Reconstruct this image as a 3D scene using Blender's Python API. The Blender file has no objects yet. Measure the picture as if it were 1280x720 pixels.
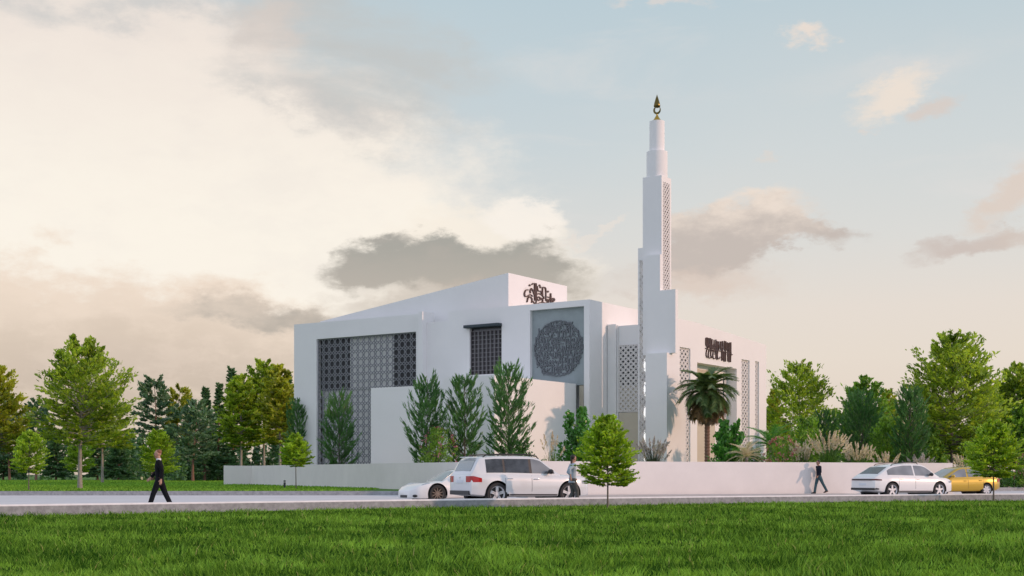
import bpy, bmesh, math, random
import numpy as np
from mathutils import Vector, Matrix, Euler
R = math.radians
PI = math.pi
scene = bpy.context.scene
COL = scene.collection
random.seed(7)

# ------------------------------------------------------------------ helpers
def lin(r, g, b, a=1.0):
    def f(c):
        c /= 255.0
        return c / 12.92 if c <= 0.04045 else ((c + 0.055) / 1.055) ** 2.4
    return (f(r), f(g), f(b), a)

def tag(o, label=None, cat=None, group=None, kind=None):
    if label: o['label'] = label
    if cat: o['category'] = cat
    if group: o['group'] = group
    if kind: o['kind'] = kind
    return o

def empty(name, loc=(0, 0, 0), rz=0.0, parent=None):
    o = bpy.data.objects.new(name, None)
    COL.objects.link(o)
    o.location = loc
    o.rotation_euler = (0, 0, rz)
    o.empty_display_size = 0.3
    if parent: o.parent = parent
    return o

def link_mesh(name, me, mat=None, parent=None):
    if mat is not None and len(me.materials) == 0:
        me.materials.append(mat)
    o = bpy.data.objects.new(name, me)
    COL.objects.link(o)
    if parent is not None: o.parent = parent
    return o

def copy_tree(o, parent=None):
    c = o.copy()
    COL.objects.link(c)
    c.parent = parent
    for ch in list(o.children):
        copy_tree(ch, c)
    return c

def smooth(me, ang=35):
    for p in me.polygons: p.use_smooth = True
    try:
        me.set_sharp_from_angle(angle=R(ang))
    except Exception:
        pass

class MB:
    """collects verts and faces of ONE mesh"""
    def __init__(s):
        s.v = []; s.f = []
    def add(s, vs, fs):
        n = len(s.v)
        s.v.extend([tuple(p) for p in vs])
        s.f.extend([tuple(i + n for i in f) for f in fs])
        return s
    def box(s, x0, x1, y0, y1, z0, z1):
        if x0 > x1: x0, x1 = x1, x0
        if y0 > y1: y0, y1 = y1, y0
        vs = [(x0,y0,z0),(x1,y0,z0),(x1,y1,z0),(x0,y1,z0),(x0,y0,z1),(x1,y0,z1),(x1,y1,z1),(x0,y1,z1)]
        return s.add(vs, [(0,3,2,1),(4,5,6,7),(0,1,5,4),(1,2,6,5),(2,3,7,6),(3,0,4,7)])
    def prism(s, poly, d0, d1, axis='y'):
        n = len(poly)
        def P(p, d):
            if axis == 'y': return (p[0], d, p[1])
            if axis == 'x': return (d, p[0], p[1])
            return (p[0], p[1], d)
        vs = [P(p, d0) for p in poly] + [P(p, d1) for p in poly]
        fs = [tuple(range(n)), tuple(range(2*n-1, n-1, -1))]
        for i in range(n):
            j = (i+1) % n
            fs.append((i, j, n+j, n+i))
        return s.add(vs, fs)
    def tube(s, pts, rad, seg=8, ell=None, cap=True, side=None):
        pts = [Vector(p) for p in pts]
        if not hasattr(rad, '__len__'): rad = [rad] * len(pts)
        rings = []
        prev = None
        for i, p in enumerate(pts):
            if i == 0: t = pts[1] - pts[0]
            elif i == len(pts)-1: t = pts[-1] - pts[-2]
            else: t = (pts[i+1] - pts[i-1])
            t.normalize()
            if side is not None: u = Vector(side)
            elif prev is not None: u = prev
            else: u = Vector((1, 0, 0)) if abs(t.x) < 0.9 else Vector((0, 1, 0))
            u = u - t * u.dot(t)
            if u.length < 1e-5: u = t.orthogonal()
            u.normalize()
            prev = u
            w = t.cross(u)
            if not ell: eu, ew = 1, 1
            elif hasattr(ell[0], '__len__'): eu, ew = ell[i]
            else: eu, ew = ell
            rings.append([p + (u * math.cos(2*PI*k/seg) * eu + w * math.sin(2*PI*k/seg) * ew) * rad[i] for k in range(seg)])
        vs = [q for r in rings for q in r]
        fs = []
        for i in range(len(pts)-1):
            for k in range(seg):
                l = (k+1) % seg
                fs.append((i*seg+k, i*seg+l, (i+1)*seg+l, (i+1)*seg+k))
        if cap:
            fs.append(tuple(range(seg-1, -1, -1)))
            b = (len(pts)-1)*seg
            fs.append(tuple(range(b, b+seg)))
        return s.add(vs, fs)
    def capsule(s, pts, rad, seg=10, ell=None, side=None):
        """tube with rounded ends"""
        pts = [Vector(p) for p in pts]
        rad = list(rad)
        a = (pts[0]-pts[1]).normalized(); b = (pts[-1]-pts[-2]).normalized()
        P = []; Q = []
        for th in (80, 55, 28):
            P.append(pts[0] + a*rad[0]*math.sin(R(th))); Q.append(rad[0]*math.cos(R(th)))
        P += pts; Q += rad
        for th in (28, 55, 80):
            P.append(pts[-1] + b*rad[-1]*math.sin(R(th))); Q.append(rad[-1]*math.cos(R(th)))
        if ell and hasattr(ell[0], '__len__'):
            ell = [ell[0]]*3 + list(ell) + [ell[-1]]*3
        return s.tube(P, Q, seg, ell, True, side)
    def lathe(s, prof, seg=24, c=(0,0,0), axis='z', cap=True):
        vs = []; fs = []
        for (r, h) in prof:
            for k in range(seg):
                a = 2*PI*k/seg
                q = (r*math.cos(a), r*math.sin(a), h)
                if axis == 'y': q = (q[0], h, q[1])
                elif axis == 'x': q = (h, q[0], q[1])
                vs.append((c[0]+q[0], c[1]+q[1], c[2]+q[2]))
        for i in range(len(prof)-1):
            for k in range(seg):
                l = (k+1) % seg
                fs.append((i*seg+k, i*seg+l, (i+1)*seg+l, (i+1)*seg+k))
        if cap and prof[0][0] > 1e-6: fs.append(tuple(range(seg-1, -1, -1)))
        if cap and prof[-1][0] > 1e-6: fs.append(tuple(range((len(prof)-1)*seg, len(prof)*seg)))
        return s.add(vs, fs)
    def sphere(s, c, r, sc=(1,1,1), seg=12, rings=8):
        prof = []
        for i in range(rings+1):
            th = PI*i/rings
            prof.append((max(1e-4, math.sin(th)), -math.cos(th)))
        n = len(s.v)
        s.lathe(prof, seg)
        for i in range(n, len(s.v)):
            p = s.v[i]
            s.v[i] = (c[0]+p[0]*r*sc[0], c[1]+p[1]*r*sc[1], c[2]+p[2]*r*sc[2])
        return s
    def grid(s, P):
        """P[i][j] points -> open sheet"""
        n = len(P); m = len(P[0])
        vs = [q for r in P for q in r]
        fs = [(i*m+j, i*m+j+1, (i+1)*m+j+1, (i+1)*m+j) for i in range(n-1) for j in range(m-1)]
        return s.add(vs, fs)
    def slab(s, P, N, t):
        """sheet P with thickness t along normals N (pointing out): front at P, back at P-N*t"""
        n = len(P); m = len(P[0])
        fr = [Vector(q) for r in P for q in r]
        nn = [Vector(q) for r in N for q in r]
        vs = fr + [fr[i] - nn[i]*t for i in range(n*m)]
        o = n*m
        fs = []
        for i in range(n-1):
            for j in range(m-1):
                a, b, c, d = i*m+j, i*m+j+1, (i+1)*m+j+1, (i+1)*m+j
                fs.append((a, b, c, d)); fs.append((o+d, o+c, o+b, o+a))
        bd = [(0*m+j) for j in range(m)] + [i*m+m-1 for i in range(1, n)] + [(n-1)*m+j for j in range(m-2, -1, -1)] + [i*m for i in range(n-2, 0, -1)]
        for k in range(len(bd)):
            a = bd[k]; b = bd[(k+1) % len(bd)]
            fs.append((b, a, o+a, o+b))
        return s.add(vs, fs)
    def xform(s, M, start=0):
        for i in range(start, len(s.v)):
            s.v[i] = tuple(M @ Vector(s.v[i]))
        return s
    def mesh(s, name, recalc=True, sm=None):
        me = bpy.data.meshes.new(name)
        me.from_pydata(s.v, [], s.f)
        if recalc:
            bm = bmesh.new(); bm.from_mesh(me)
            bmesh.ops.recalc_face_normals(bm, faces=bm.faces)
            bm.to_mesh(me); bm.free()
        me.update()
        if sm: smooth(me, sm)
        return me
    def build(s, name, mat, parent=None, sm=None, recalc=True):
        return link_mesh(name, s.mesh(name, recalc, sm), mat, parent)

def bevel(o, w, seg=2, ang=30):
    m = o.modifiers.new('bevel', 'BEVEL')
    m.width = w; m.segments = seg; m.limit_method = 'ANGLE'; m.angle_limit = R(ang)
    m.harden_normals = False
    return o

def evaluated_mesh(o, name):
    dg = bpy.context.evaluated_depsgraph_get()
    dg.update()
    e = o.evaluated_get(dg)
    return bpy.data.meshes.new_from_object(e)

# ------------------------------------------------------------------ materials
def new_mat(name):
    m = bpy.data.materials.new(name)
    m.use_nodes = True
    nt = m.node_tree
    for n in list(nt.nodes): nt.nodes.remove(n)
    out = nt.nodes.new('ShaderNodeOutputMaterial')
    p = nt.nodes.new('ShaderNodeBsdfPrincipled')
    nt.links.new(p.outputs[0], out.inputs[0])
    return m, nt, p, out

def simple(name, col, rough=0.6, metal=0.0, spec=0.5, noise=None, bump=None, coat=0.0):
    """noise=(scale, amount[, detail]) varies the colour; bump=(scale, strength)"""
    m, nt, p, out = new_mat(name)
    c = col if len(col) == 4 else (*col, 1)
    p.inputs['Base Color'].default_value = c
    p.inputs['Roughness'].default_value = rough
    p.inputs['Metallic'].default_value = metal
    p.inputs['Specular IOR Level'].default_value = spec
    p.inputs['Coat Weight'].default_value = coat
    p.inputs['Coat Roughness'].default_value = 0.05
    if noise or bump:
        tc = nt.nodes.new('ShaderNodeTexCoord')
    if noise:
        n = nt.nodes.new('ShaderNodeTexNoise'); n.inputs['Scale'].default_value = noise[0]
        n.inputs['Detail'].default_value = noise[2] if len(noise) > 2 else 5
        n.inputs['Roughness'].default_value = 0.65
        nt.links.new(tc.outputs['Object'], n.inputs['Vector'])
        mr = nt.nodes.new('ShaderNodeMapRange')
        mr.inputs[1].default_value = 0.25; mr.inputs[2].default_value = 0.75
        mr.inputs[3].default_value = 1-noise[1]; mr.inputs[4].default_value = 1+noise[1]
        nt.links.new(n.outputs['Fac'], mr.inputs[0])
        mx = nt.nodes.new('ShaderNodeMix'); mx.data_type = 'RGBA'; mx.blend_type = 'MULTIPLY'
        mx.inputs[0].default_value = 1.0
        mx.inputs[6].default_value = c
        nt.links.new(mr.outputs[0], mx.inputs[7])
        nt.links.new(mx.outputs[2], p.inputs['Base Color'])
    if bump:
        n2 = nt.nodes.new('ShaderNodeTexNoise'); n2.inputs['Scale'].default_value = bump[0]; n2.inputs['Detail'].default_value = 4
        nt.links.new(tc.outputs['Object'], n2.inputs['Vector'])
        b = nt.nodes.new('ShaderNodeBump'); b.inputs['Strength'].default_value = bump[1]; b.inputs['Distance'].default_value = 0.02
        nt.links.new(n2.outputs['Fac'], b.inputs['Height'])
        nt.links.new(b.outputs[0], p.inputs['Normal'])
    return m

def foliage(name, dark, light, trans=0.35, rough=0.36, spec=0.6):
    m, nt, p, out = new_mat(name)
    at = nt.nodes.new('ShaderNodeAttribute'); at.attribute_name = 'var'
    rp = nt.nodes.new('ShaderNodeValToRGB')
    rp.color_ramp.elements[0].color = (*dark, 1); rp.color_ramp.elements[1].color = (*light, 1)
    nt.links.new(at.outputs['Fac'], rp.inputs[0])
    p.inputs['Roughness'].default_value = rough
    p.inputs['Specular IOR Level'].default_value = spec
    nt.links.new(rp.outputs[0], p.inputs['Base Color'])
    tr = nt.nodes.new('ShaderNodeBsdfTranslucent')
    mu = nt.nodes.new('ShaderNodeMix'); mu.data_type = 'RGBA'; mu.blend_type = 'MULTIPLY'; mu.inputs[0].default_value = 1
    mu.inputs[7].default_value = (1.25, 1.25, 0.55, 1)
    nt.links.new(rp.outputs[0], mu.inputs[6])
    nt.links.new(mu.outputs[2], tr.inputs[0])
    ms = nt.nodes.new('ShaderNodeMixShader'); ms.inputs[0].default_value = trans
    nt.links.new(p.outputs[0], ms.inputs[1]); nt.links.new(tr.outputs[0], ms.inputs[2])
    nt.links.new(ms.outputs[0], out.inputs[0])
    return m

# fast numpy mesh ---------------------------------------------------------
def np_mesh(name, verts, quads, var=None, mat=None, sm=False):
    me = bpy.data.meshes.new(name)
    nv, nf = len(verts), len(quads)
    k = quads.shape[1]
    me.vertices.add(nv)
    me.vertices.foreach_set('co', np.ascontiguousarray(verts, dtype=np.float32).ravel())
    me.loops.add(nf*k)
    me.loops.foreach_set('vertex_index', np.ascontiguousarray(quads, dtype=np.int32).ravel())
    me.polygons.add(nf)
    me.polygons.foreach_set('loop_start', np.arange(0, nf*k, k, dtype=np.int32))
    me.polygons.foreach_set('loop_total', np.full(nf, k, dtype=np.int32))
    if sm: me.polygons.foreach_set('use_smooth', np.ones(nf, dtype=bool))
    me.update(calc_edges=True)
    if var is not None:
        a = me.attributes.new('var', 'FLOAT', 'POINT')
        a.data.foreach_set('value', np.ascontiguousarray(var, dtype=np.float32))
    if mat is not None: me.materials.append(mat)
    return me

def unit(a):
    return a / np.maximum(np.linalg.norm(a, axis=1, keepdims=True), 1e-9)

def leaves(name, pos, axis, nrm, L, W, var, mat):
    """each leaf: one diamond of 4 points, bent a little across its midrib"""
    pos = np.asarray(pos); axis = unit(np.asarray(axis)); nrm = np.asarray(nrm)
    side = unit(np.cross(nrm, axis)); nn = unit(np.cross(axis, side))
    L = np.asarray(L)[:, None]; W = np.asarray(W)[:, None]
    a = pos - axis*L*0.5
    b = pos + side*W*0.5 + nn*W*0.12 - axis*L*0.06
    c = pos + axis*L*0.5
    d = pos - side*W*0.5 + nn*W*0.12 - axis*L*0.06
    V = np.stack([a, b, c, d], 1).reshape(-1, 3)
    n = len(pos)
    Q = np.arange(4*n).reshape(n, 4)
    return np_mesh(name, V, Q, np.repeat(np.clip(var, 0, 1), 4), mat)
# ------------------------------------------------------------------ camera
cam = bpy.data.cameras.new('camera')
co = bpy.data.objects.new('camera', cam)
COL.objects.link(co)
co.location = (0, 0, 1.0)
co.rotation_euler = (R(90), 0, 0)
cam.sensor_width = 36.0
FPX = 1650.0
cam.lens = 36.0*FPX/1280.0
cam.shift_y = (593.0-360.0)/1280.0
cam.clip_end = 6000
cam.clip_start = 0.1
scene.camera = co
scene.view_settings.view_transform = 'Standard'
scene.view_settings.look = 'None'
scene.view_settings.exposure = 0
scene.view_settings.gamma = 1
scene.view_settings.use_curve_mapping = False

SUN_EL, SUN_AZ = R(15), R(107)
sd = bpy.data.lights.new('sun', 'SUN')
sd.energy = 2.0; sd.angle = R(1.2); sd.color = (1.0, 0.62, 0.44)
so = bpy.data.objects.new('sun', sd)
COL.objects.link(so)
sdir = Vector((math.sin(SUN_AZ)*math.cos(SUN_EL), math.cos(SUN_AZ)*math.cos(SUN_EL), math.sin(SUN_EL)))
so.rotation_euler = (-sdir).to_track_quat('-Z', 'Y').to_euler()
so.location = sdir*200

# ------------------------------------------------------------------ sky
w = bpy.data.worlds.new('World'); scene.world = w
w.use_nodes = True
nt = w.node_tree
for n in list(nt.nodes): nt.nodes.remove(n)
L_ = nt.links.new
def nd(t): return nt.nodes.new(t)
def setin(sock, v):
    if hasattr(v, 'default_value') or hasattr(v, 'is_linked'): L_(v, sock)
    else: sock.default_value = v
def mth(op, a, b=None, c=None, clamp=False):
    n = nd('ShaderNodeMath'); n.operation = op; n.use_clamp = clamp
    setin(n.inputs[0], a)
    if b is not None: setin(n.inputs[1], b)
    if c is not None: setin(n.inputs[2], c)
    return n.outputs[0]
def mrange(v, a, b, c=0.0, d=1.0, sm=True):
    n = nd('ShaderNodeMapRange'); n.interpolation_type = 'SMOOTHSTEP' if sm else 'LINEAR'
    n.clamp = True
    setin(n.inputs[0], v)
    for i, x in enumerate((a, b, c, d)): setin(n.inputs[i+1], x)
    return n.outputs[0]
def mixc(f, a, b):
    n = nd('ShaderNodeMix'); n.data_type = 'RGBA'
    setin(n.inputs[0], f); setin(n.inputs[6], a); setin(n.inputs[7], b)
    return n.outputs[2]
tc = nd('ShaderNodeTexCoord')
sx = nd('ShaderNodeSeparateXYZ'); L_(tc.outputs['Generated'], sx.inputs[0])
AZ = mth('ARCTAN2', sx.outputs[0], sx.outputs[1])        # azimuth from north
EL = mth('ARCSINE', sx.outputs[2])                       # elevation
def comb(x, y, z=0.0):
    n = nd('ShaderNodeCombineXYZ'); setin(n.inputs[0], x); setin(n.inputs[1], y); setin(n.inputs[2], z)
    return n.outputs[0]
def noise(vec, scale, detail=6, rough=0.6, dist=0.0):
    n = nd('ShaderNodeTexNoise'); L_(vec, n.inputs['Vector'])
    n.inputs['Scale'].default_value = scale; n.inputs['Detail'].default_value = detail
    n.inputs['Roughness'].default_value = rough; n.inputs['Distortion'].default_value = dist
    return n
P0 = comb(AZ, mth('MULTIPLY', EL, 1.9))
PS = comb(mth('MULTIPLY', AZ, 0.45), mth('MULTIPLY', EL, 2.2))
# clouds seen low in the sky: billowy warp + fine warp, in azimuth / elevation
nb = noise(P0, 9.0, 8, 0.62)
sb = nd('ShaderNodeSeparateColor'); L_(nb.outputs['Color'], sb.inputs[0])
WX = mth('SUBTRACT', sb.outputs[0], 0.5); WY = mth('SUBTRACT', sb.outputs[1], 0.5)
nf = noise(P0, 26.0, 8, 0.65)
FB = nf.outputs['Fac']                      # fine billow
sb2 = nd('ShaderNodeSeparateColor'); L_(nf.outputs['Color'], sb2.inputs[0])
WX = mth('ADD', WX, mth('MULTIPLY', mth('SUBTRACT', sb2.outputs[0], 0.5), 0.6))
WY = mth('ADD', WY, mth('MULTIPLY', mth('SUBTRACT', sb2.outputs[1], 0.5), 0.6))
NB = nb.outputs['Fac']
ns = noise(PS, 7.0, 7, 0.6, 0.6)            # streaky
ST = ns.outputs['Fac']
def px(x, y):
    u = math.atan((x-640)/FPX); v = math.atan((593-y)/FPX*math.cos(u)); return u, v
def blob(x, y, rx, ry, rot=0.0, lo=0.55, hi=1.1, wa=0.05):
    """soft ellipse round a direction in the sky with a ragged edge"""
    cu, cv = px(x, y); rx /= FPX; ry /= FPX
    du = mth('SUBTRACT', mth('ADD', AZ, mth('MULTIPLY', WX, wa*2.0)), cu)
    dv = mth('SUBTRACT', mth('ADD', EL, mth('MULTIPLY', WY, wa*1.3)), cv)
    c, s = math.cos(R(rot)), math.sin(R(rot))
    a = mth('ADD', mth('MULTIPLY', du, c/rx), mth('MULTIPLY', dv, s/rx))
    b = mth('ADD', mth('MULTIPLY', du, -s/ry), mth('MULTIPLY', dv, c/ry))
    d = mth('SQRT', mth('ADD', mth('MULTIPLY', a, a), mth('MULTIPLY', b, b)))
    return mrange(d, lo, hi, 1.0, 0.0)
def mul(a, b): return mth('MULTIPLY', a, b)
# clear sky haze by elevation
ramp = nd('ShaderNodeValToRGB')
cr = ramp.color_ramp
els = [(0.0, (228,209,192)), (0.14, (231,216,202)), (0.24, (233,221,208)), (0.34, (232,222,212)), (0.48, (222,221,217)), (0.66, (211,217,218)), (0.86, (199,211,216)), (1.0, (187,206,215))]
cr.elements[0].position = 0; cr.elements[0].color = lin(*els[0][1])
cr.elements[1].position = 1; cr.elements[1].color = lin(*els[-1][1])
for p_, c_ in els[1:-1]:
    e = cr.elements.new(p_); e.color = lin(*c_)
L_(mth('DIVIDE', EL, 0.36, clamp=True), ramp.inputs[0])
C = ramp.outputs[0]
# deeper blue towards the upper middle
C = mixc(mul(blob(690, 90, 300, 200, 20, 0.1, 1.2, 0.05), 0.28), C, lin(184,205,216))
# thin cirrus over the right half
cir = mrange(ST, 0.5, 0.72)
C = mixc(mul(mul(cir, mrange(EL, 0.1, 0.2)), 0.7), C, lin(226,223,220))
C = mixc(mul(blob(1060, 95, 420, 26, 6, 0.1, 1.2, 0.03), mul(mrange(ST, 0.35, 0.7), 0.6)), C, lin(222,220,218))
C = mixc(mul(blob(600, 250, 60, 200, 25, 0.1, 1.2, 0.05), 0.3), C, lin(216,219,219))
# great pale cloud on the left
big = blob(90, 215, 610, 270, -14, 0.70, 1.06, 0.075)
big2 = blob(480, 300, 260, 88, -24, 0.6, 1.02, 0.05)
bigm = mth('MAXIMUM', big, big2)
fl = mrange(FB, 0.3, 0.75, -0.08, 0.08, False)
tone = mth('ADD', mrange(EL, 0.17, 0.35, 1.0, 0.0), mul(fl, 1.2), clamp=True)
bc = mixc(tone, lin(243,231,221), lin(255,247,234))
bc = mixc(mul(mrange(NB, 0.46, 0.66), 0.16), bc, lin(226,218,214))
C = mixc(mul(bigm, 0.97), C, bc)
# grey veil at the top
C = mixc(mul(blob(430, 62, 210, 105, -18, 0.35, 1.12, 0.08), mrange(ST, 0.34, 0.6, 0.25, 0.85)), C, lin(197,198,196))
C = mixc(mul(blob(150, 8, 260, 42, 0, 0.3, 1.1, 0.05), mrange(NB, 0.42, 0.6, 0.1, 0.8)), C, lin(206,205,203))
C = mixc(mul(blob(330, 30, 70, 40, 20, 0.2, 1.1, 0.05), 0.45), C, lin(226,208,196))
C = mixc(mul(blob(380, 120, 130, 32, -20, 0.2, 1.1, 0.06), 0.35), C, lin(209,203,199))
# beige bank low on the left with paler heads
bank = blob(140, 500, 460, 165, -4, 0.82, 1.08, 0.07)
bkc = mixc(mrange(EL, 0.03, 0.15), lin(200,184,167), lin(240,221,203))
bkc = mixc(mul(mrange(FB, 0.42, 0.62), 0.45), bkc, lin(243,224,206))
C = mixc(mul(bank, 0.95), C, bkc)
C = mixc(mul(blob(350, 396, 150, 24, -6, 0.25, 1.1, 0.05), mrange(NB, 0.35, 0.6, 0.45, 0.95)), C, lin(180,172,162))
C = mixc(mul(blob(90, 420, 260, 36, 0, 0.2, 1.15, 0.06), mrange(NB, 0.38, 0.62, 0.05, 0.40)), C, lin(208,191,174))
C = mixc(mul(blob(180, 465, 300, 40, 0, 0.1, 1.15, 0.05), 0.4), C, lin(204,187,173))
# dark cumulus behind the roof: bright rim, grey body
rim = blob(600, 320, 160, 70, -3, 0.7, 1.0, 0.045)
C = mixc(mul(rim, 0.8), C, lin(250,240,226))
rim2 = blob(655, 275, 60, 26, -10, 0.6, 1.0, 0.03)
C = mixc(mul(rim2, 0.85), C, lin(252,244,234))
cum = mth('MAXIMUM', blob(590, 338, 150, 46, -3, 0.66, 1.08, 0.045), mth('MAXIMUM', mth('MAXIMUM', blob(650, 332, 85, 40, 4, 0.6, 1.08, 0.045), blob(540, 312, 70, 30, 0, 0.6, 1.08, 0.045)), mth('MAXIMUM', blob(478, 330, 72, 34, 10, 0.6, 1.08, 0.04), blob(486, 300, 40, 16, 15, 0.4, 1.2, 0.04))))
cumc = mixc(mrange(EL, 0.11, 0.19), lin(194,184,172), lin(164,163,156))
cumc = mixc(mul(mrange(FB, 0.4, 0.68), 0.45), cumc, lin(182,174,165))
C = mixc(mul(cum, 0.97), C, cumc)
C = mixc(mul(blob(560, 385, 190, 30, 0, 0.2, 1.1, 0.05), 0.7), C, lin(196,184,172))
# soft rosy cumulus right of the minaret
c3 = mth('MAXIMUM', blob(905, 292, 110, 47, 14, 0.68, 1.06, 0.05), blob(985, 290, 85, 22, -6, 0.5, 1.1, 0.05))
c3c = mixc(mrange(mth('ADD', EL, mul(fl, 0.25)), 0.165, 0.21), lin(199,187,179), lin(240,224,210))
C = mixc(mul(c3, 0.92), C, c3c)
C = mixc(mul(blob(880, 345, 120, 30, 0, 0.2, 1.1, 0.06), mrange(NB, 0.38, 0.6, 0.2, 0.75)), C, lin(222,203,190))
C = mixc(mul(blob(790, 345, 70, 22, 0, 0.2, 1.1, 0.06), mrange(NB, 0.4, 0.6, 0.2, 0.7)), C, lin(214,203,195))
# little puffs
for (x_, y_, a_, b_, r_, c_, al) in ((1020, 33, 34, 16, -5, (236,223,212), .95), (1128, 110, 56, 22, 20, (240,227,214), .95), (1180, 132, 38, 17, 0, (219,207,199), .85),
        (1255, 245, 55, 25, 25, (224,208,196), .85), (1215, 305, 85, 17, 14, (206,192,184), .85), (1270, 290, 60, 18, 0, (214,200,190), .7), (830, 4, 60, 9, 0, (224,216,210), .7),
        (962, 190, 14, 9, 0, (224,216,208), .6), (1085, 148, 14, 6, 0, (226,216,208), .6), (740, 290, 40, 6, 25, (236,226,216), .6), (1190, 300, 60, 10, 20, (208,196,189), .5)):
    C = mixc(mul(blob(x_, y_, a_, b_, r_, 0.3, 1.15, 0.045), al), C, lin(*c_))
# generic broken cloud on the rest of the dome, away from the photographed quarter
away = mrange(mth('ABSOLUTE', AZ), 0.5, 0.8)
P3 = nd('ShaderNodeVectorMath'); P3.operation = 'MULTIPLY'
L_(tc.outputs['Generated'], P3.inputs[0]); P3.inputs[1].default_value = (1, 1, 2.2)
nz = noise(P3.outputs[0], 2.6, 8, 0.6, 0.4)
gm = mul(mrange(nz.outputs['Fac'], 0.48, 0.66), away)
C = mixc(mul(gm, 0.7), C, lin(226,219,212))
C = mixc(mul(away, 0.9), C, mixc(mrange(nz.outputs['Fac'], 0.42, 0.66), (0.84,0.93,1.20,1), (1.07,1.06,1.16,1)))  # unseen dome made bright and bluish to lift the shaded walls
high = mrange(EL, 0.45, 0.9)
sky = nd('ShaderNodeTexSky'); sky.sky_type = 'NISHITA'; sky.sun_disc = False
sky.sun_elevation = SUN_EL; sky.sun_rotation = SUN_AZ
sky.air_density = 1.0; sky.dust_density = 1.0; sky.ozone_density = 1.0
b1 = nd('ShaderNodeBackground'); L_(sky.outputs[0], b1.inputs[0]); b1.inputs[1].default_value = 0.05
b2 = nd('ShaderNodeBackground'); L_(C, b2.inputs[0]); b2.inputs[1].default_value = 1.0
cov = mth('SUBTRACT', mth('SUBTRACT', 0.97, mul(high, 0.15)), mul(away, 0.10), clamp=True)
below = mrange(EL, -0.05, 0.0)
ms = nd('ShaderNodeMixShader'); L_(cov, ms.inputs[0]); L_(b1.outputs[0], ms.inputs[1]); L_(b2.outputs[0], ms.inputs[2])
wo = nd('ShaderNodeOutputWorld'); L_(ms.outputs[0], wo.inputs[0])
# ------------------------------------------------------------------ ground
def KY(x):                         # near kerb line: a gently curving street
    def q(t): return 43.1 + 0.62*t - 0.0043*t*t
    if x < -24: return q(-24) + (0.62+0.0086*24)*(x+24)
    if x > 40: return q(40) + (0.62-0.0086*40)*(x-40)
    return q(x)
def KD(x):
    x = min(40, max(-24, x)); return 0.62-0.0086*x

M_ROAD = simple('road_concrete', (0.56,0.56,0.57,1), 0.85, noise=(0.35,0.10,8), bump=(60,0.15))
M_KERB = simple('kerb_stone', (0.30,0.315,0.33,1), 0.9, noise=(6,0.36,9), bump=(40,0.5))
M_KTOP = simple('kerb_lit_pale', (0.70,0.69,0.68,1), 0.8, noise=(3,0.12,6))  # lit top edge of the kerb, its brightness put into the colour
M_SOIL = simple('turf_soil', (0.020,0.060,0.008,1), 1.0, spec=0.0, noise=(1.2,0.4,8))
M_LAWN = simple('mown_lawn', (0.070,0.170,0.022,1), 0.9, spec=0.2, noise=(0.12,0.35,9), bump=(9,0.8))
M_EARTH = simple('far_meadow', (0.06,0.12,0.03,1), 0.95, noise=(0.02,0.3,8))
M_PAVE = simple('pavement_slabs', (0.42,0.41,0.40,1), 0.85, noise=(1.5,0.12,7))
M_PLASTER = simple('white_plaster', (0.80,0.795,0.785,1), 0.75, spec=0.3, noise=(0.35,0.035,8), bump=(30,0.08))
M_FENCE = simple('white_wall_render', (0.75,0.715,0.685,1), 0.8, spec=0.3, noise=(0.6,0.06,9), bump=(30,0.1))

def struct(name, mb, mat, sm=None):
    return tag(mb.build(name, mat, None, sm), kind='structure')

m = MB(); m.add([(-4000,-600,-0.40),(4000,-600,-0.40),(4000,5000,-0.40),(-4000,5000,-0.40)], [(0,1,2,3)])
struct('ground', m, M_EARTH)

def vnoise(x, y, seed=0):
    rs = np.random.RandomState(seed); T = rs.rand(256, 256)
    xi = np.floor(x).astype(int); yi = np.floor(y).astype(int)
    fx = x-xi; fy = y-yi; fx = fx*fx*(3-2*fx); fy = fy*fy*(3-2*fy)
    g = lambda a, b: T[a % 256, b % 256]
    return (g(xi,yi)*(1-fx)+g(xi+1,yi)*fx)*(1-fy) + (g(xi,yi+1)*(1-fx)+g(xi+1,yi+1)*fx)*fy
def lawn_z(x, y):
    return -0.06 + 0.05*(vnoise(x*0.35+9, y*0.35, 3)-0.5) + 0.06*(vnoise(x*0.12+3, y*0.12+7, 4)-0.5)

# front lawn sheet, camera side of the street
m = MB(); P = []
xs = [-70+2*i for i in range(76)]
for x in xs:
    row = []
    for j in range(30):
        y = -10 + (KY(x)+10)*j/29.0
        row.append((x, y, float(lawn_z(np.array([x*1.0]), np.array([y*1.0]))[0])))
    P.append(row)
m.grid(P); struct('front_lawn', m, M_SOIL, 60)

# kerb: low stone edging whose pale top carries painted light
m = MB(); t = MB()
xs = [-160+2*i for i in range(161)]
F = []; T = []
for x in xs:
    d = KD(x); n = Vector((-d, 1, 0)).normalized()
    p = Vector((x, KY(x), 0)); q = p + n*0.22
    F.append([(p.x,p.y,-0.42),(p.x,p.y,0.172),(p.x+n.x*0.035,p.y+n.y*0.035,0.178)])
    T.append([(p.x-n.x*0.004,p.y-n.y*0.004,0.173),(p.x+n.x*0.03,p.y+n.y*0.03,0.219),(q.x,q.y,0.22),(q.x,q.y,-0.42)])
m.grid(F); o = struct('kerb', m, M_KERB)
t.grid(T); struct('kerb_lit_top', t, M_KTOP)

# street: one sheet
m = MB(); P = []
for x in xs:
    d = KD(x); n = Vector((-d, 1, 0)).normalized()
    q = Vector((x, KY(x), 0)) + n*0.21
    P.append([(q.x, q.y, -0.08), (q.x, q.y+14, -0.08), (x+8, max(q.y+40, 100), -0.08), (x+12, max(q.y+90, 170), -0.08)])
m.grid(P); struct('road', m, M_ROAD)

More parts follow.
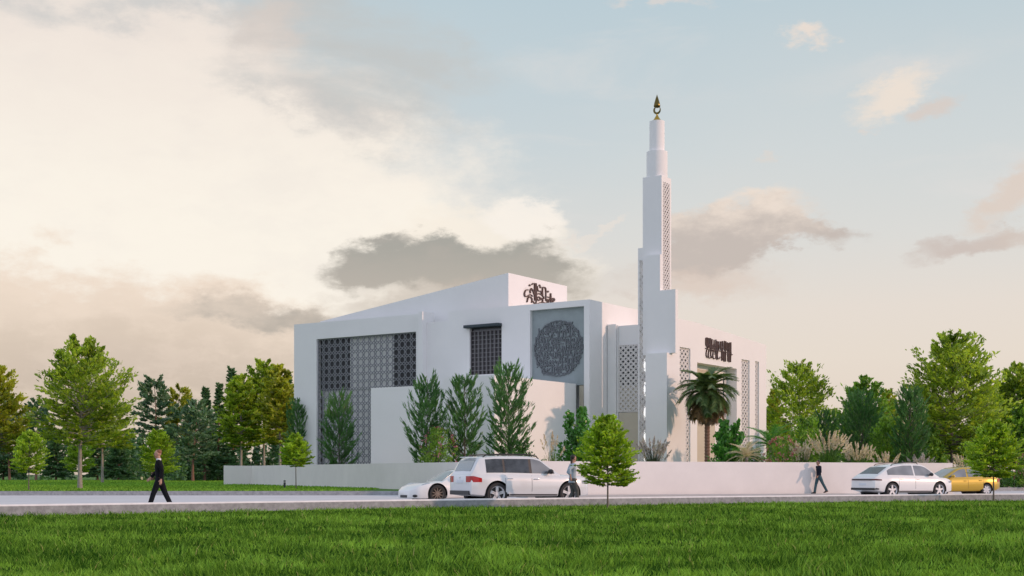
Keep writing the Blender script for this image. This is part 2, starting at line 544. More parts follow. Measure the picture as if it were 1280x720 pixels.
# wall line round the plot
FC = [(-24.65,112.85),(-22.3,113.0),(0.4,62.0),(23.2,69.5),(27.0,82.0)]
far_edge = [(-260,66.5),(-60,67.5),(-2.9,68.9)]
m = MB()
lawnpoly = far_edge + [(0.45,62.2),(23.1,69.7),(26.9,82.0),(30,86),(44,96),(90,120),(260,170),(400,520),(-500,520),(-400,150)]
m.prism(lawnpoly, -0.40, 0.12, 'z')
struct('far_lawn', m, M_LAWN)
# kerb in front of the far lawn (left) and along the bed (right)
def strip(name, pts, wd, z0, z1, mat):
    mm = MB()
    for i in range(len(pts)-1):
        a = Vector((*pts[i],0)); b = Vector((*pts[i+1],0)); tt = (b-a).normalized(); nn = Vector((tt.y,-tt.x,0))
        a2 = a+nn*wd; b2 = b+nn*wd
        mm.prism([(a.x,a.y),(b.x,b.y),(b2.x,b2.y),(a2.x,a2.y)], z0, z1, 'z')
    return struct(name, mm, mat)
strip('far_kerb', [(-260,66.48),(-60,67.48),(-2.92,68.88)], 0.35, -0.4, 0.135, M_KERB)
strip('bed_kerb', [(27.3,81.9),(30.3,85.9),(44.2,95.9),(90,119.8)], 0.3, -0.4, 0.135, M_KERB)
strip('pavement', [(0.2,61.85),(17.0,67.30)], 1.7, -0.3, 0.03, M_PAVE)

# boundary wall
m = MB()
def wallrun(mb, pts, th, z0, z1s):
    L2 = []
    for i, p in enumerate(pts):
        p = Vector((*p, 0))
        if i == 0: t = (Vector((*pts[1],0))-p).normalized(); n = Vector((-t.y,t.x,0)); k = 1
        elif i == len(pts)-1: t = (p-Vector((*pts[-2],0))).normalized(); n = Vector((-t.y,t.x,0)); k = 1
        else:
            t1 = (p-Vector((*pts[i-1],0))).normalized(); t2 = (Vector((*pts[i+1],0))-p).normalized()
            n1 = Vector((-t1.y,t1.x,0)); n2 = Vector((-t2.y,t2.x,0)); n = (n1+n2).normalized(); k = 1/max(0.3, n.dot(n1))
        L2.append((p, p+n*th*k))
    vs = []
    for i, (a, b) in enumerate(L2):
        vs += [(a.x,a.y,z0),(b.x,b.y,z0),(b.x,b.y,z1s[i]),(a.x,a.y,z1s[i])]
    fs = []
    for i in range(len(L2)-1):
        o = 4*i; q = 4*i+4
        fs += [(o,q,q+3,o+3),(o+3,q+3,q+2,o+2),(o+2,q+2,q+1,o+1),(o+1,q+1,q,o)]
    fs += [(0,3,2,1),(4*len(L2)-4,4*len(L2)-3,4*len(L2)-2,4*len(L2)-1)]
    mb.add(vs, fs)
wallrun(m, FC, 0.25, -0.1, [1.76,1.74,1.63,1.60,1.62])
bw = m.build('boundary_wall', M_FENCE)
tag(bw, 'long low white rendered wall running round the mosque garden beside the street', 'wall')
m = MB(); wallrun(m, [(27.4,86.2),(33,90.5),(48,101)], 0.25, 0.0, [1.66,1.66,1.66])
tag(m.build('garden_wall', M_FENCE), 'short stretch of low white wall showing over the roof of the gold car', 'wall')

# little bollard on the far lawn
bo = empty('bollard', (-14.3,83,0.12)); tag(bo, 'tiny dark bollard light on the lawn against the white wall', 'bollard')
M_DARKMETAL = simple('dark_metal', (0.04,0.045,0.05,1), 0.5, 0.6)
m = MB(); m.lathe([(0.07,0),(0.07,0.36),(0.06,0.38)], 16); m.build('post', M_DARKMETAL, bo, 30)
m = MB(); m.lathe([(0.075,0.43),(0.08,0.44),(0.075,0.49),(0.03,0.51)], 16); m.build('cap', M_DARKMETAL, bo, 30)
m = MB(); m.lathe([(0.05,0.381),(0.05,0.429)], 16); m.build('lens', simple('lens_glass', (0.6,0.6,0.55,1), 0.3), bo, 30)

# ------------------------------------------------------------------ the mosque
C0 = (5.40, 92.0); ROT = math.atan2(-0.5556, 0.8317)
AX = (-0.8317, 0.5556); BX = (0.5556, 0.8317)
def a_at(x, b):                 # a where the sight line of column x meets the plane b
    k = (x-640)/FPX
    return (k*(C0[1]+b*BX[1]) - (C0[0]+b*BX[0]))/(AX[0]-k*AX[1])
def b_at(x, a):
    k = (x-640)/FPX
    return (k*(C0[1]+a*AX[1]) - (C0[0]+a*AX[0]))/(BX[0]-k*BX[1])
def z_at(y, a, b):
    return 1.0 + (593-y)/FPX*(C0[1]+a*AX[1]+b*BX[1])
Z0 = 0.12
mosque = empty('mosque', (C0[0], C0[1], 0.0), ROT)
tag(mosque, 'white modern mosque of stepped blocks with pierced lattice screens and a round calligraphy panel', 'mosque')

M_DARK = simple('dark_interior', (0.030,0.032,0.036,1), 0.35, spec=0.4, noise=(0.4,0.5))
M_GLASS = simple('dark_glass', (0.02,0.024,0.03,1), 0.08, spec=0.6)
M_LATT = simple('lattice_grey', (0.24,0.25,0.27,1), 0.6, noise=(1,0.06))
M_LATW = simple('lattice_white', (0.72,0.70,0.68,1), 0.6)
M_SLATE = simple('slate_panel', (0.275,0.325,0.335,1), 0.55, noise=(1.2,0.12,9), bump=(8,0.3))
M_INK = simple('bronze_letters', (0.085,0.045,0.035,1), 0.5, 0.2)
M_INKB = simple('slate_letters', (0.135,0.15,0.165,1), 0.5)
M_BEIGE = simple('beige_stone', (0.55,0.50,0.40,1), 0.8, noise=(0.8,0.06))
M_HOOD = simple('hood_metal', (0.035,0.05,0.06,1), 0.45, 0.3)

def gridwall(mb, s0, s1, z0, z1, holes, d0, d1, plane):
    """wall with rectangular holes; plane 'f': s is a, depth is b. plane 'r': s is b, depth is a"""
    S = sorted(set([s0, s1] + [h[0] for h in holes] + [h[1] for h in holes])); S = [s for s in S if s0 <= s <= s1]
    Z = sorted(set([z0, z1] + [h[2] for h in holes] + [h[3] for h in holes])); Z = [z for z in Z if z0 <= z <= z1]
    def solid(i, j):
        if i < 0 or j < 0 or i >= len(S)-1 or j >= len(Z)-1: return False
        cs = (S[i]+S[i+1])/2; cz = (Z[j]+Z[j+1])/2
        return not any(h[0] < cs < h[1] and h[2] < cz < h[3] for h in holes)
    def P(s, d, z): return (-s, d, z) if plane == 'f' else (-d, s, z)
    vid = {}
    vs = []; fs = []
    def V(s, d, z):
        k = (s, d, z)
        if k not in vid: vid[k] = len(vs); vs.append(P(s, d, z))
        return vid[k]
    for i in range(len(S)-1):
        for j in range(len(Z)-1):
            if not solid(i, j): continue
            a, b, c, d = S[i], S[i+1], Z[j], Z[j+1]
            fs.append((V(a,d0,c),V(b,d0,c),V(b,d0,d),V(a,d0,d)))
            fs.append((V(a,d1,c),V(a,d1,d),V(b,d1,d),V(b,d1,c)))
            if not solid(i-1, j): fs.append((V(a,d0,c),V(a,d0,d),V(a,d1,d),V(a,d1,c)))
            if not solid(i+1, j): fs.append((V(b,d0,c),V(b,d1,c),V(b,d1,d),V(b,d0,d)))
            if not solid(i, j-1): fs.append((V(a,d0,c),V(a,d1,c),V(b,d1,c),V(b,d0,c)))
            if not solid(i, j+1): fs.append((V(a,d0,d),V(b,d0,d),V(b,d1,d),V(a,d1,d)))
    mb.add(vs, fs)
def bx(mb, a0, a1, b0, b1, z0, z1): return mb.box(-a0, -a1, b0, b1, z0, z1)

aL = a_at(367.5, 0); aF = a_at(531, 0); aN = a_at(560, 0)
ZT = 13.2
scr = (a_at(520,0), a_at(395.6,0), Z0, z_at(424, a_at(395.6,0), 0))
win = (a_at(627,0), a_at(587,0), z_at(468, a_at(605,0), 0), z_at(409, a_at(605,0), 0))
pan = (a_at(730,0), a_at(662.5,0), Z0, z_at(388, a_at(662.5,0), 0))
DW = 0.5
m = MB()
gridwall(m, 0, aN, Z0, ZT, [win, pan], 0, DW, 'f')
gridwall(m, aN, aF, Z0, 12.5, [], 0, DW, 'f')
gridwall(m, aF, aL, Z0, ZT, [scr], 0, DW, 'f')
m.build('front_wall', M_PLASTER, mosque)
# right-hand wall
s1 = (b_at(849.7,0), b_at(863,0)); s2 = (b_at(871.5,0), b_at(921,0)); s3 = (b_at(927,0), b_at(937,0)); s4 = (b_at(944,0), b_at(948.8,0))
bE = b_at(957.9, 0)
def zt(y, b): return z_at(y, 0, b)
H1 = (*s1, Z0+0.2, zt(433.5, s1[0])); H2 = (*s2, Z0, zt(460, s2[1]-1)); H3 = (*s3, Z0+0.6, zt(449, s3[0])); H4 = (*s4, Z0+0.6, zt(451.5, s4[0]))
m = MB()
gridwall(m, DW, bE, Z0, 12.55, [H1, H2, H3, H4], 0, 0.45, 'r')
m.prism([(DW,12.55),(bE,12.55),(17,ZT),(DW,ZT)], 0, -0.45, 'x')
m.build('side_wall', M_PLASTER, mosque)
# core behind the walls, roof below the parapet
m = MB()
bx(m, 4.2, aL-0.002, 1.9, bE-0.6, Z0, 12.3)
bx(m, 0.46, 4.19, 1.9, 11.8, Z0, 12.3)
bx(m, aN, aL-0.002, DW+0.002, 1.89, 12.0, 12.3)
m.build('core', M_PLASTER, mosque)
m = MB(); bx(m, aL-0.4, aL, DW, bE, Z0, 12.9); bx(m, 0.46, aL-0.41, bE-0.4, bE-0.001, Z0, 12.5); m.build('rear_wall', M_PLASTER, mosque)
# raised prayer hall roof: wedge
m = MB()
aw0 = a_at(635.5, 1.5); zw = z_at(341, aw0, 1.5); aw1 = a_at(400, 1.5); zw1 = z_at(402, aw1, 1.5); bw1 = b_at(708.8, aw0)
m.prism([(-aw0,12.0),(-aw0,zw),(-aw1,zw1),(-aw1,12.0)], 1.5, bw1, 'y')
m.build('prayer_hall_roof', M_PLASTER, mosque)
print('dims', dict(aL=aL, aF=aF, aN=aN, scr=scr, win=win, pan=pan, bE=bE, aw0=aw0, zw=zw, aw1=aw1, zw1=zw1, bw1=bw1, s1=s1, s2=s2, s3=s3, s4=s4))
# fin
m = MB(); bx(m, a_at(533.5,0), a_at(528.5,0), -0.55, 0.0, Z0, 13.28); bx(m, a_at(533.5,0), a_at(528.5,0), 0.001, DW+0.4, 12.5, 13.28)
m.build('fin', M_PLASTER, mosque)
# low box in front
m = MB()
bx(m, 1.09, 5.2, -10.1, -0.002, Z0, 7.35)
bx(m, 5.201, 11.3, -10.1, -0.002, Z0, 6.88)
m.build('low_block', M_PLASTER, mosque)

# ---- lattices
def latt(mb, s0, s1, z0, z1, nx, nz, d0, th, plane, kind='ring', wd=0.10, frame=0.0):
    """pierced screen: rings joined by bars. d0 = depth of its face, th = thickness inwards"""
    def P(s, d, z): return (-s, d, z) if plane == 'f' else (-d, s, z)
    cw = (s1-s0)/nx; ch = (z1-z0)/nz
    def bar(sa, za, sb, zb, w):
        dx, dz = sb-sa, zb-za; l = math.hypot(dx, dz); ux, uz = -dz/l*w/2, dx/l*w/2
        q = [(sa+ux,za+uz),(sb+ux,zb+uz),(sb-ux,zb-uz),(sa-ux,za-uz)]
        vs = [P(s_, d0, z_) for s_, z_ in q] + [P(s_, d0+th, z_) for s_, z_ in q]
        mb.add(vs, [(0,1,2,3),(7,6,5,4),(0,4,5,1),(1,5,6,2),(2,6,7,3),(3,7,4,0)])
    def ring(cs, cz, r1, r2, seg, e=0.004):
        vs = []
        for k in range(seg):
            a = 2*PI*(k+0.5)/seg; c, s_ = math.cos(a), math.sin(a)
            vs += [P(cs+c*r1*cw, d0-e, cz+s_*r1*ch), P(cs+c*r2*cw, d0-e, cz+s_*r2*ch), P(cs+c*r1*cw, d0+th-e, cz+s_*r1*ch), P(cs+c*r2*cw, d0+th-e, cz+s_*r2*ch)]
        fs = []
        for k in range(seg):
            o = 4*k; q = 4*((k+1) % seg)
            fs += [(o,q,q+1,o+1),(o+2,o+3,q+3,q+2),(o,o+2,q+2,q),(o+1,q+1,q+3,o+3)]
        mb.add(vs, fs)
    w = wd*min(cw, ch)
    for i in range(nx):
        for j in range(nz):
            cs = s0+(i+0.5)*cw; cz = z0+(j+0.5)*ch
            if kind == 'ring':
                ring(cs, cz, 0.455, 0.455-wd*0.85, 12)
                for sx_, sz_ in ((1,1),(1,-1),(-1,1),(-1,-1)):
                    bar(cs+sx_*0.30*cw, cz+sz_*0.30*ch, cs+sx_*0.46*cw, cz+sz_*0.46*ch, w*0.75)
                for sx_, sz_ in ((1,0),(-1,0),(0,1),(0,-1)):
                    bar(cs+sx_*0.44*cw, cz+sz_*0.44*ch, cs+sx_*0.5*cw, cz+sz_*0.5*ch, w*1.3)
                if i < nx-1 and j < nz-1: ring(cs+0.5*cw, cz+0.5*ch, 0.13, 0.07, 4, 0.006)
            elif kind == 'star':
                ring(cs, cz, 0.33, 0.33-wd, 8); ring(cs, cz, 0.54, 0.54-wd*0.9, 8, 0.008)
                for k in range(8):
                    a = 2*PI*k/8
                    bar(cs+math.cos(a)*0.31*cw, cz+math.sin(a)*0.31*ch, cs+math.cos(a)*0.5*cw, cz+math.sin(a)*0.5*ch, w)
            elif kind == 'grid':
                pass
    if kind == 'grid':
        for i in range(nx+1): bar(s0+i*cw, z0, s0+i*cw, z1, w)
        for j in range(nz+1):
            zz = z0+j*ch
            q = [(s0,zz-w/2),(s1,zz-w/2),(s1,zz+w/2),(s0,zz+w/2)]
            vs = [P(s_, d0-0.004, z_) for s_, z_ in q] + [P(s_, d0+th-0.004, z_) for s_, z_ in q]
            mb.add(vs, [(0,1,2,3),(7,6,5,4),(0,4,5,1),(1,5,6,2),(2,6,7,3),(3,7,4,0)])
    if frame:
        bar(s0+frame/2, z0, s0+frame/2, z1, frame); bar(s1-frame/2, z0, s1-frame/2, z1, frame)
        bar(s0+frame, z1-frame/2, s1-frame, z1-frame/2, frame); bar(s0+frame, z0+frame/2, s1-frame, z0+frame/2, frame)

# big screen: lattice, two dark glazed bays high up, pale wall behind the rest
m = MB(); latt(m, scr[0], scr[1], Z0, scr[3], 17, 20, 0.16, 0.07, 'f', 'ring', 0.088, 0.06)
screen = m.build('lattice_screen', M_LATT, mosque)
zs = z_at(486, a_at(440,0), 0)
a432, a486 = a_at(432,0), a_at(487,0)
m = MB(); bx(m, scr[0], a486, DW+0.05, DW+0.12, zs, scr[3]); m.build('glazed_bay', M_DARK, screen)
m = MB(); bx(m, a432, scr[1], DW+0.05, DW+0.12, zs, scr[3]); m.build('glazed_bay', M_DARK, screen)
m = MB()
bx(m, a486, a432, DW+0.05, DW+0.12, zs, scr[3]); bx(m, a_at(408,0), a_at(395.6,0)+0.0, DW+0.30, DW+0.36, Z0, zs-0.25); bx(m, scr[0], a_at(408,0), DW+0.05, DW+0.12, Z0, zs-0.25)
bx(m, scr[0], scr[1], DW+0.20, DW+0.27, zs-0.26, zs)
m.build('inner_wall', M_PLASTER, screen)
M_BLIND = simple('blind_white', (0.85,0.84,0.82,1), 0.5)
for zz in (0.8, 2.1, 3.4):
    m = MB(); bx(m, scr[0]+0.05, scr[0]+0.35, DW-0.05, DW+0.04, zs+zz*0.9, zs+zz*0.9+0.35)
    m.build('blind', M_BLIND, screen)

# square grid window with hood
m = MB(); bx(m, win[0], win[1], 0.28, 0.34, win[2], win[3]); wn = m.build('window', simple('window_smoke', (0.05,0.045,0.05,1), 0.15, spec=0.6, noise=(1.3,0.6)), mosque)
m = MB(); latt(m, win[0]+0.001, win[1]-0.001, win[2], win[3]-0.25, 8, 10, 0.15, 0.10, 'f', 'grid', 0.16); m.build('mullion_grid', simple('grille_grey', (0.17,0.165,0.17,1), 0.55), wn)
m = MB(); bx(m, win[0]-0.02, a_at(583,0), -0.42, 0.30, win[3]-0.02, win[3]+0.20); o = m.build('hood', M_HOOD, wn); bevel(o, 0.03)

# calligraphy panel
zp = 7.28
m = MB(); bx(m, pan[0], pan[1], 0.30, 0.42, zp, pan[3])
cp = m.build('calligraphy_panel', M_SLATE, mosque); cp['label'] = 'blue grey slate panel with a round carved calligraphy medallion'
m = MB(); bx(m, pan[0], 1.05, 0.36, 0.46, Z0, zp-0.02); m.build('stone_facing', M_BEIGE, mosque)
m = MB(); bx(m, pan[0]+0.02, pan[0]+0.16, 0.22, 0.355, Z0, zp-0.02); m.build('downpipe', simple('pipe_grey', (0.22,0.22,0.23,1), 0.5), mosque)

def stroke(mb, pts, wd, f, base, lift, close=False, step=3, taper=True, edge=0.0):
    """pen stroke: pts 2-D control points, smoothed; f maps (u, v, height) to space"""
    P = [Vector((p[0], p[1])) for p in pts]; Q = []
    if len(P) == 2: Q = [P[0].lerp(P[1], k/4) for k in range(5)]
    else:
        for i in range(len(P)-1):
            p0 = P[max(0,i-1)]; p1 = P[i]; p2 = P[i+1]; p3 = P[min(len(P)-1,i+2)]
            for k in range(step):
                t = k/step
                Q.append(0.5*((2*p1)+(p2-p0)*t+(2*p0-5*p1+4*p2-p3)*t*t+(3*p1-p0-3*p2+p3)*t**3))
        Q.append(P[-1])
    n = len(Q); vs = []
    for i, p in enumerate(Q):
        t = Q[min(n-1,i+1)]-Q[max(0,i-1)]
        if t.length < 1e-6: t = Vector((1,0))
        t.normalize(); nn = Vector((-t.y, t.x))
        w = wd*0.5
        if taper: w *= 0.55+0.55*math.sin(PI*min(1,max(0,(i+0.6)/(n))))
        a = p+nn*w; b = p-nn*w
        vs += [f(a.x,a.y,lift), f(b.x,b.y,lift), f(a.x,a.y,base), f(b.x,b.y,base)]
    fs = []
    for i in range(n-1):
        o = 4*i; q = o+4
        fs += [(o,o+1,q+1,q),(o+2,q+2,q+3,o+3),(o,q,q+2,o+2),(o+1,o+3,q+3,q+1)]
    fs += [(0,2,3,1),(4*n-4,4*n-3,4*n-1,4*n-2)]
    mb.add(vs, fs)
def dot(mb, u, v, r, f, base, lift):
    q = [(u,v+r),(u+r,v),(u,v-r),(u-r,v)]
    mb.add([f(a,b,lift) for a,b in q]+[f(a,b,base) for a,b in q], [(0,1,2,3),(7,6,5,4),(0,4,5,1),(1,5,6,2),(2,6,7,3),(3,7,4,0)])

# round medallion: rows of tall uprights, sweeping middle line, bowls below, curls along the rim
ac = a_at(698, 0.3); zc = z_at(435.5, ac, 0.3); RM = 2.02
fm = lambda u, v, h: (-(ac)+u*RM, 0.30-h, zc+v*RM)
m = MB(); rg = random.Random(11)
def cs(*p, w=0.036): stroke(m, p, w, fm, 0.0, 0.085)
def glyph(x, y, h):
    k = rg.randint(0, 5); j = lambda s: rg.uniform(-s, s)
    if k == 0: cs((x+j(.02), y+h*.62), (x, y), (x+j(.02), y-h*.45))
    elif k == 1: cs((x+.02, y+h*.6), (x+.015, y-h*.1), (x-.03, y-h*.38), (x-.075, y-h*.2))
    elif k == 2: cs((x-.05, y+h*.25), (x-.045, y-h*.2), (x+.01, y-h*.35), (x+.055, y-h*.1), (x+.05, y+h*.3))
    elif k == 3:
        cs((x-.04, y), (x, y+.055), (x+.04, y), (x, y-.05), (x-.04, y-.01), w=0.030); cs((x+.04, y), (x+.045, y-h*.5))
    elif k == 4: cs((x+.06, y+h*.3), (x+.01, y+h*.05), (x-.05, y+h*.2), (x-.06, y-h*.1), (x+.02, y-h*.3))
    else: cs((x-.06, y-h*.1), (x-.02, y+h*.15), (x+.02, y-h*.1), (x+.06, y+h*.15)); cs((x, y+h*.55), (x+.005, y+h*.15))
    if rg.random() < 0.55: dot(m, x+j(.05), y+h*rg.choice((-.52,.5)), 0.020, fm, 0, 0.08)
rows = [(.80,.26),(.55,.36),(.27,.30),(.02,.26),(-.22,.28),(-.48,.30),(-.74,.28)]
for q, (y, h) in enumerate(rows):
    half = math.sqrt(max(0, 0.93-y*y)); n_ = int(half*2/0.105)
    for i in range(n_+1):
        x = -half+2*half*i/n_; glyph(x, y+0.02*math.sin(3*x+q), h)
    for i in range(3):                       # long joining strokes under each line
        x0 = -half*0.92+2*half*0.92*(i+0.08)/3; x1 = x0+half*0.5; sgn = 1 if (i+q) % 2 else -1
        cs((x0, y-h*.46), ((x0+x1)/2, y-h*.46+sgn*.035), (x1, y-h*.46+.02), w=0.038)
for i in range(34):                          # curls close the rim
    a = 2*PI*i/34; u, v = math.cos(a)*.955, math.sin(a)*.955; tu, tv = -math.sin(a), math.cos(a)
    cs((u+tu*.075, v+tv*.075), (u*1.02, v*1.02), (u-tu*.07, v-tv*.07), (u*.93-tu*.05, v*.93-tv*.05), w=0.034)
m.build('medallion', M_INKB, cp, recalc=True)

# calligraphy emblem on the prayer hall
b0s, b1s = b_at(654, aw0), b_at(693, aw0)
bm_ = (b0s+b1s)/2
zs1 = z_at(354.5, aw0, bm_); zs0 = z_at(380.5, aw0, bm_)
def fe(u, v, h): return (-aw0+h, b0s+(u-100)/700.0*(b1s-b0s), zs0+(600-v)/450.0*(zs1-zs0))
m = MB()
def es(*p, w=20): stroke(m, p, w, fe, -0.02, 0.10)
es((340,165),(340,540)); es((372,160),(374,580)); es((210,340),(150,350),(115,430),(130,492),(190,470),(240,430),(300,460))
es((265,290),(240,350),(246,405)); es((265,290),(310,350),(330,420)); es((170,610),(190,520),(230,480),(280,520),(270,600))
es((275,215),(300,182),(350,182)); es((400,215),(410,310),(470,312),(500,350),(520,400)); es((390,392),(450,370),(520,400))
es((390,480),(430,440),(470,480),(430,520),(392,482)); es((520,420),(515,240),(550,215),(586,240),(590,500)); es((540,410),(540,470))
es((620,400),(690,402),(700,310),(712,540),(780,548),(802,510)); es((750,492),(730,430),(770,408),(788,440),(750,492))
es((440,570),(520,545),(600,548),(650,530),(660,450)); es((480,450),(520,500),(500,550)); es((620,450),(630,540)); es((300,560),(340,600),(420,590))
for u, v in ((230,235),(450,190),(640,285),(470,225),(690,440)): dot(m, u, v, 22, fe, -0.02, 0.09)
m.build('calligraphy_emblem', M_INK, mosque, recalc=True)

# dense upright calligraphy band on the side wall
bs0, bs1 = b_at(881,0), b_at(913.5,0)
bmid = (bs0+bs1)/2
zb1, zb0 = zt(424.5, bmid), zt(452, bmid)
def fb(u, v, h): return (h, bs0+u*(bs1-bs0), zb0+v*(zb1-zb0))
m = MB(); rg = random.Random(5)
def ks(*p, w=0.017): stroke(m, p, w, fb, -0.02, 0.10)
for u in [0.02,0.06,0.11,0.17,0.20,0.25,0.33,0.40,0.44,0.50,0.57,0.60,0.66,0.73,0.78,0.84,0.90,0.94,0.985]:
    hi = 0.92+0.08*rg.random(); lo = rg.choice([0.52,0.55,0.6,0.4])
    if rg.random() < 0.5: ks((u,hi),(u+0.005,lo))
    else: ks((u,hi),(u,lo+0.08),(u+0.03,lo),(u+0.06,lo+0.05))
for u in [0.05,0.13,0.22,0.30,0.42,0.47,0.62,0.66,0.71,0.77,0.86,0.91,0.97]:
    hi = 0.42+0.12*rg.random(); lo = 0.02+0.06*rg.random()
    if u > 0.6: ks((u,hi+0.08),(u,lo))
    else: ks((u,hi),(u-0.02,lo+0.15),(u+0.03,lo+0.04),(u+0.08,lo+0.1))
for k in range(9):
    u, v = rg.uniform(0.08,0.92), rg.uniform(0.35,0.8)
    ks((u-0.03,v),(u,v+0.05),(u+0.03,v),(u,v-0.05),(u-0.03,v), w=0.022)
for k in range(12): dot(m, rg.uniform(0.03,0.97), rg.uniform(0.1,0.95), 0.022, fb, -0.02, 0.09)
ks((0.0,0.50),(0.3,0.47),(0.6,0.5),(1.0,0.46), w=0.03)
m.build('calligraphy_band', M_INK, mosque, recalc=True)

# lattice strips of the side wall
for (H, nx, nz, mt) in ((H1, 3, 22, M_LATW), (H3, 3, 22, M_LATW), (H4, 2, 24, M_LATW)):
    m = MB(); latt(m, H[0], H[1], H[2], H[3], nx, nz, 0.12, 0.08, 'r', 'star', 0.13, 0.05)
    st = m.build('lattice_strip', mt, mosque)
    m = MB(); m.box(-0.44, -0.36, H[0], H[1], H[2], H[3]); m.build('backing', M_DARK, st)
# recessed portal
PD = 1.0
m = MB()
m.box(-PD-0.1, -PD, H2[0], H2[1], Z0, H2[3]); m.box(-PD, -0.452, H2[0]-0.15, H2[0], Z0, H2[3]); m.box(-PD, -0.452, H2[1], H2[1]+0.15, Z0, H2[3]); m.box(-PD, -0.452, H2[0], H2[1], H2[3], H2[3]+0.15)
po = m.build('portal', M_PLASTER, mosque)
q0, q1 = b_at(905.5, PD-0.12), H2[1]-0.25
m = MB(); latt(m, q0, q1, 0.4, H2[3]-0.35, 4, 20, PD-0.14, 0.07, 'r', 'star', 0.15, 0.06); pl = m.build('lattice_screen', M_LATW, po)
m = MB(); m.box(-PD+0.004, -PD+0.03, q0, q1, 0.4, H2[3]-0.35); m.build('backing', M_DARK, pl)
m = MB(); m.box(-PD+0.004, -PD+0.06, H2[0]+0.2, b_at(893, PD), Z0, H2[3]-0.35); m.build('stone_leaf', M_BEIGE, po)

# entrance block on the side
ent = MB()
bx(ent, -0.002, -2.9, 2.7, 7.5, Z0, 11.55)
eb = ent.build('entrance_block', M_PLASTER, mosque)
m = MB(); ap = a_at(772, 2.7)
m.box(0.03, -ap, 2.45, 2.698, Z0, 11.68); m.box(-ap+0.02, -ap+0.1, 2.56, 2.698, Z0, 11.60)
bevel(m.build('pilaster', M_PLASTER, eb), 0.10, 3)
je0, je1 = -a_at(773.5,2.7), -a_at(799,2.7)
zj1, zj0 = z_at(431, -1.5, 2.7), z_at(515, -1.5, 2.7)
m = MB(); latt(m, -je1, -je0, zj0, zj1, 4, 12, 2.60, 0.06, 'f', 'star', 0.13, 0.05); jl = m.build('lattice_screen', M_LATW, eb)
m = MB(); m.box(je0, je1, 2.67, 2.694, zj0+1.9, zj1); m.build('backing', M_DARK, jl)
m = MB(); m.box(je0, je1, 2.67, 2.694, zj0, zj0+1.89); m.build('backing', M_BEIGE, jl)
m = MB(); m.box(je0+0.05, je1, 2.62, 2.694, Z0, zj0-0.05); m.build('door', M_BEIGE, eb)

# ------------------------------------------------------------------ minaret
MO = (4.9, 1.6)
mc, ms_ = math.cos(ROT), math.sin(ROT)
mw = (C0[0]+mc*MO[0]-ms_*MO[1], C0[1]+ms_*MO[0]+mc*MO[1])
minaret = empty('minaret', (mw[0], mw[1], 0), ROT)
tag(minaret, 'tall slender white minaret of stacked blocks with a gold crescent finial', 'minaret')
SH = Matrix.Translation((-MO[0], -MO[1], 0))
def mbuild(mb, name, mat, parent=minaret, sm=None, recalc=True):
    mb.xform(SH); return mb.build(name, mat, parent, sm, recalc)
m = MB(); m.box(4.13, 5.76, 0.5, 2.24, Z0, 9.24); m.box(4.6, 5.755, 2.241, 3.4, Z0, 7.0)
mbuild(m, 'base_block', M_PLASTER)
m = MB()
m.prism([(3.93,9.242),(6.16,9.242),(6.16,13.55),(5.0,13.55),(5.0,16.02),(3.93,16.02)], 0.98, 1.348, 'y')
mbuild(m, 'front_slab', M_PLASTER)
zc1 = 21.5
m = MB()
sh0, sh1 = 1.35, 2.80
m.box(3.47, 4.86, sh0, sh1, 9.25, zc1)
m.box(4.86, 4.92, sh0, sh0+0.22, 9.25, zc1); m.box(4.86, 4.92, sh1-0.22, sh1, 9.25, zc1); m.box(4.86, 4.92, sh0+0.22, sh1-0.22, 21.1, zc1); m.box(4.86, 4.92, sh0+0.22, sh1-0.22, 9.25, 13.7)
mbuild(m, 'shaft', M_PLASTER)
m = MB(); latt(m, sh0+0.22, sh1-0.22, 13.7, 21.1, 3, 22, -4.915, 0.035, 'r', 'star', 0.14); mbuild(m, 'lattice_strip', M_LATW)
# dark terracotta backing sits between lattice and shaft
m = MB(); m.box(4.862, 4.87, sh0+0.22, sh1-0.22, 13.7, 21.1); mbuild(m, 'strip_backing', simple('terracotta_dark', (0.16,0.10,0.085,1), 0.8))
# side slab with a strip of glazed lens shapes
m = MB()
sx0, sx1 = 2.80, 3.92
m.box(sx0, sx0+0.12, 1.9, 2.6, Z0, 16.76); m.box(sx1-0.10, sx1, 1.9, 2.6, Z0, 16.76); m.box(sx0+0.12, sx1-0.10, 1.9, 2.6, 15.9, 16.76); m.box(sx0+0.12, sx1-0.10, 2.3, 2.6, Z0, 15.9)
mbuild(m, 'side_slab', M_PLASTER)
m = MB(); latt(m, -(sx1-0.10), -(sx0+0.12), 0.6, 15.9, 2, 34, 1.93, 0.05, 'f', 'star', 0.12); mbuild(m, 'lattice_strip', M_LATW)
m = MB(); m.box(sx0+0.12, sx1-0.10, 2.10, 2.296, 0.6, 15.9); mbuild(m, 'strip_backing', M_LATW)
M_LENS = simple('lamp_glass', (0.95,0.95,0.95,1), 0.2)
_lp = [q for q in M_LENS.node_tree.nodes if q.type == 'BSDF_PRINCIPLED'][0]
_lp.inputs['Emission Color'].default_value = (1,0.97,0.92,1); _lp.inputs['Emission Strength'].default_value = 0.75
for k in range(9):
    zz = 1.5+k*1.66
    m = MB(); m.sphere((sx0+0.52, 2.00, zz+0.45), 1.0, (0.14,0.09,0.50), 14, 10); mbuild(m, 'wall_lamp', M_LENS, sm=60)
ccx, ccy = 4.195, 2.075
m = MB(); m.lathe([(0.725,zc1),(0.725,23.3),(0.52,23.301),(0.52,25.42)], 48, (ccx,ccy,0)); mbuild(m, 'drum', M_PLASTER, sm=30)
M_GOLD = simple('gold', (0.42,0.28,0.05,1), 0.28, 1.0)
M_BRONZE = simple('dark_bronze', (0.13,0.10,0.03,1), 0.22, 0.95)
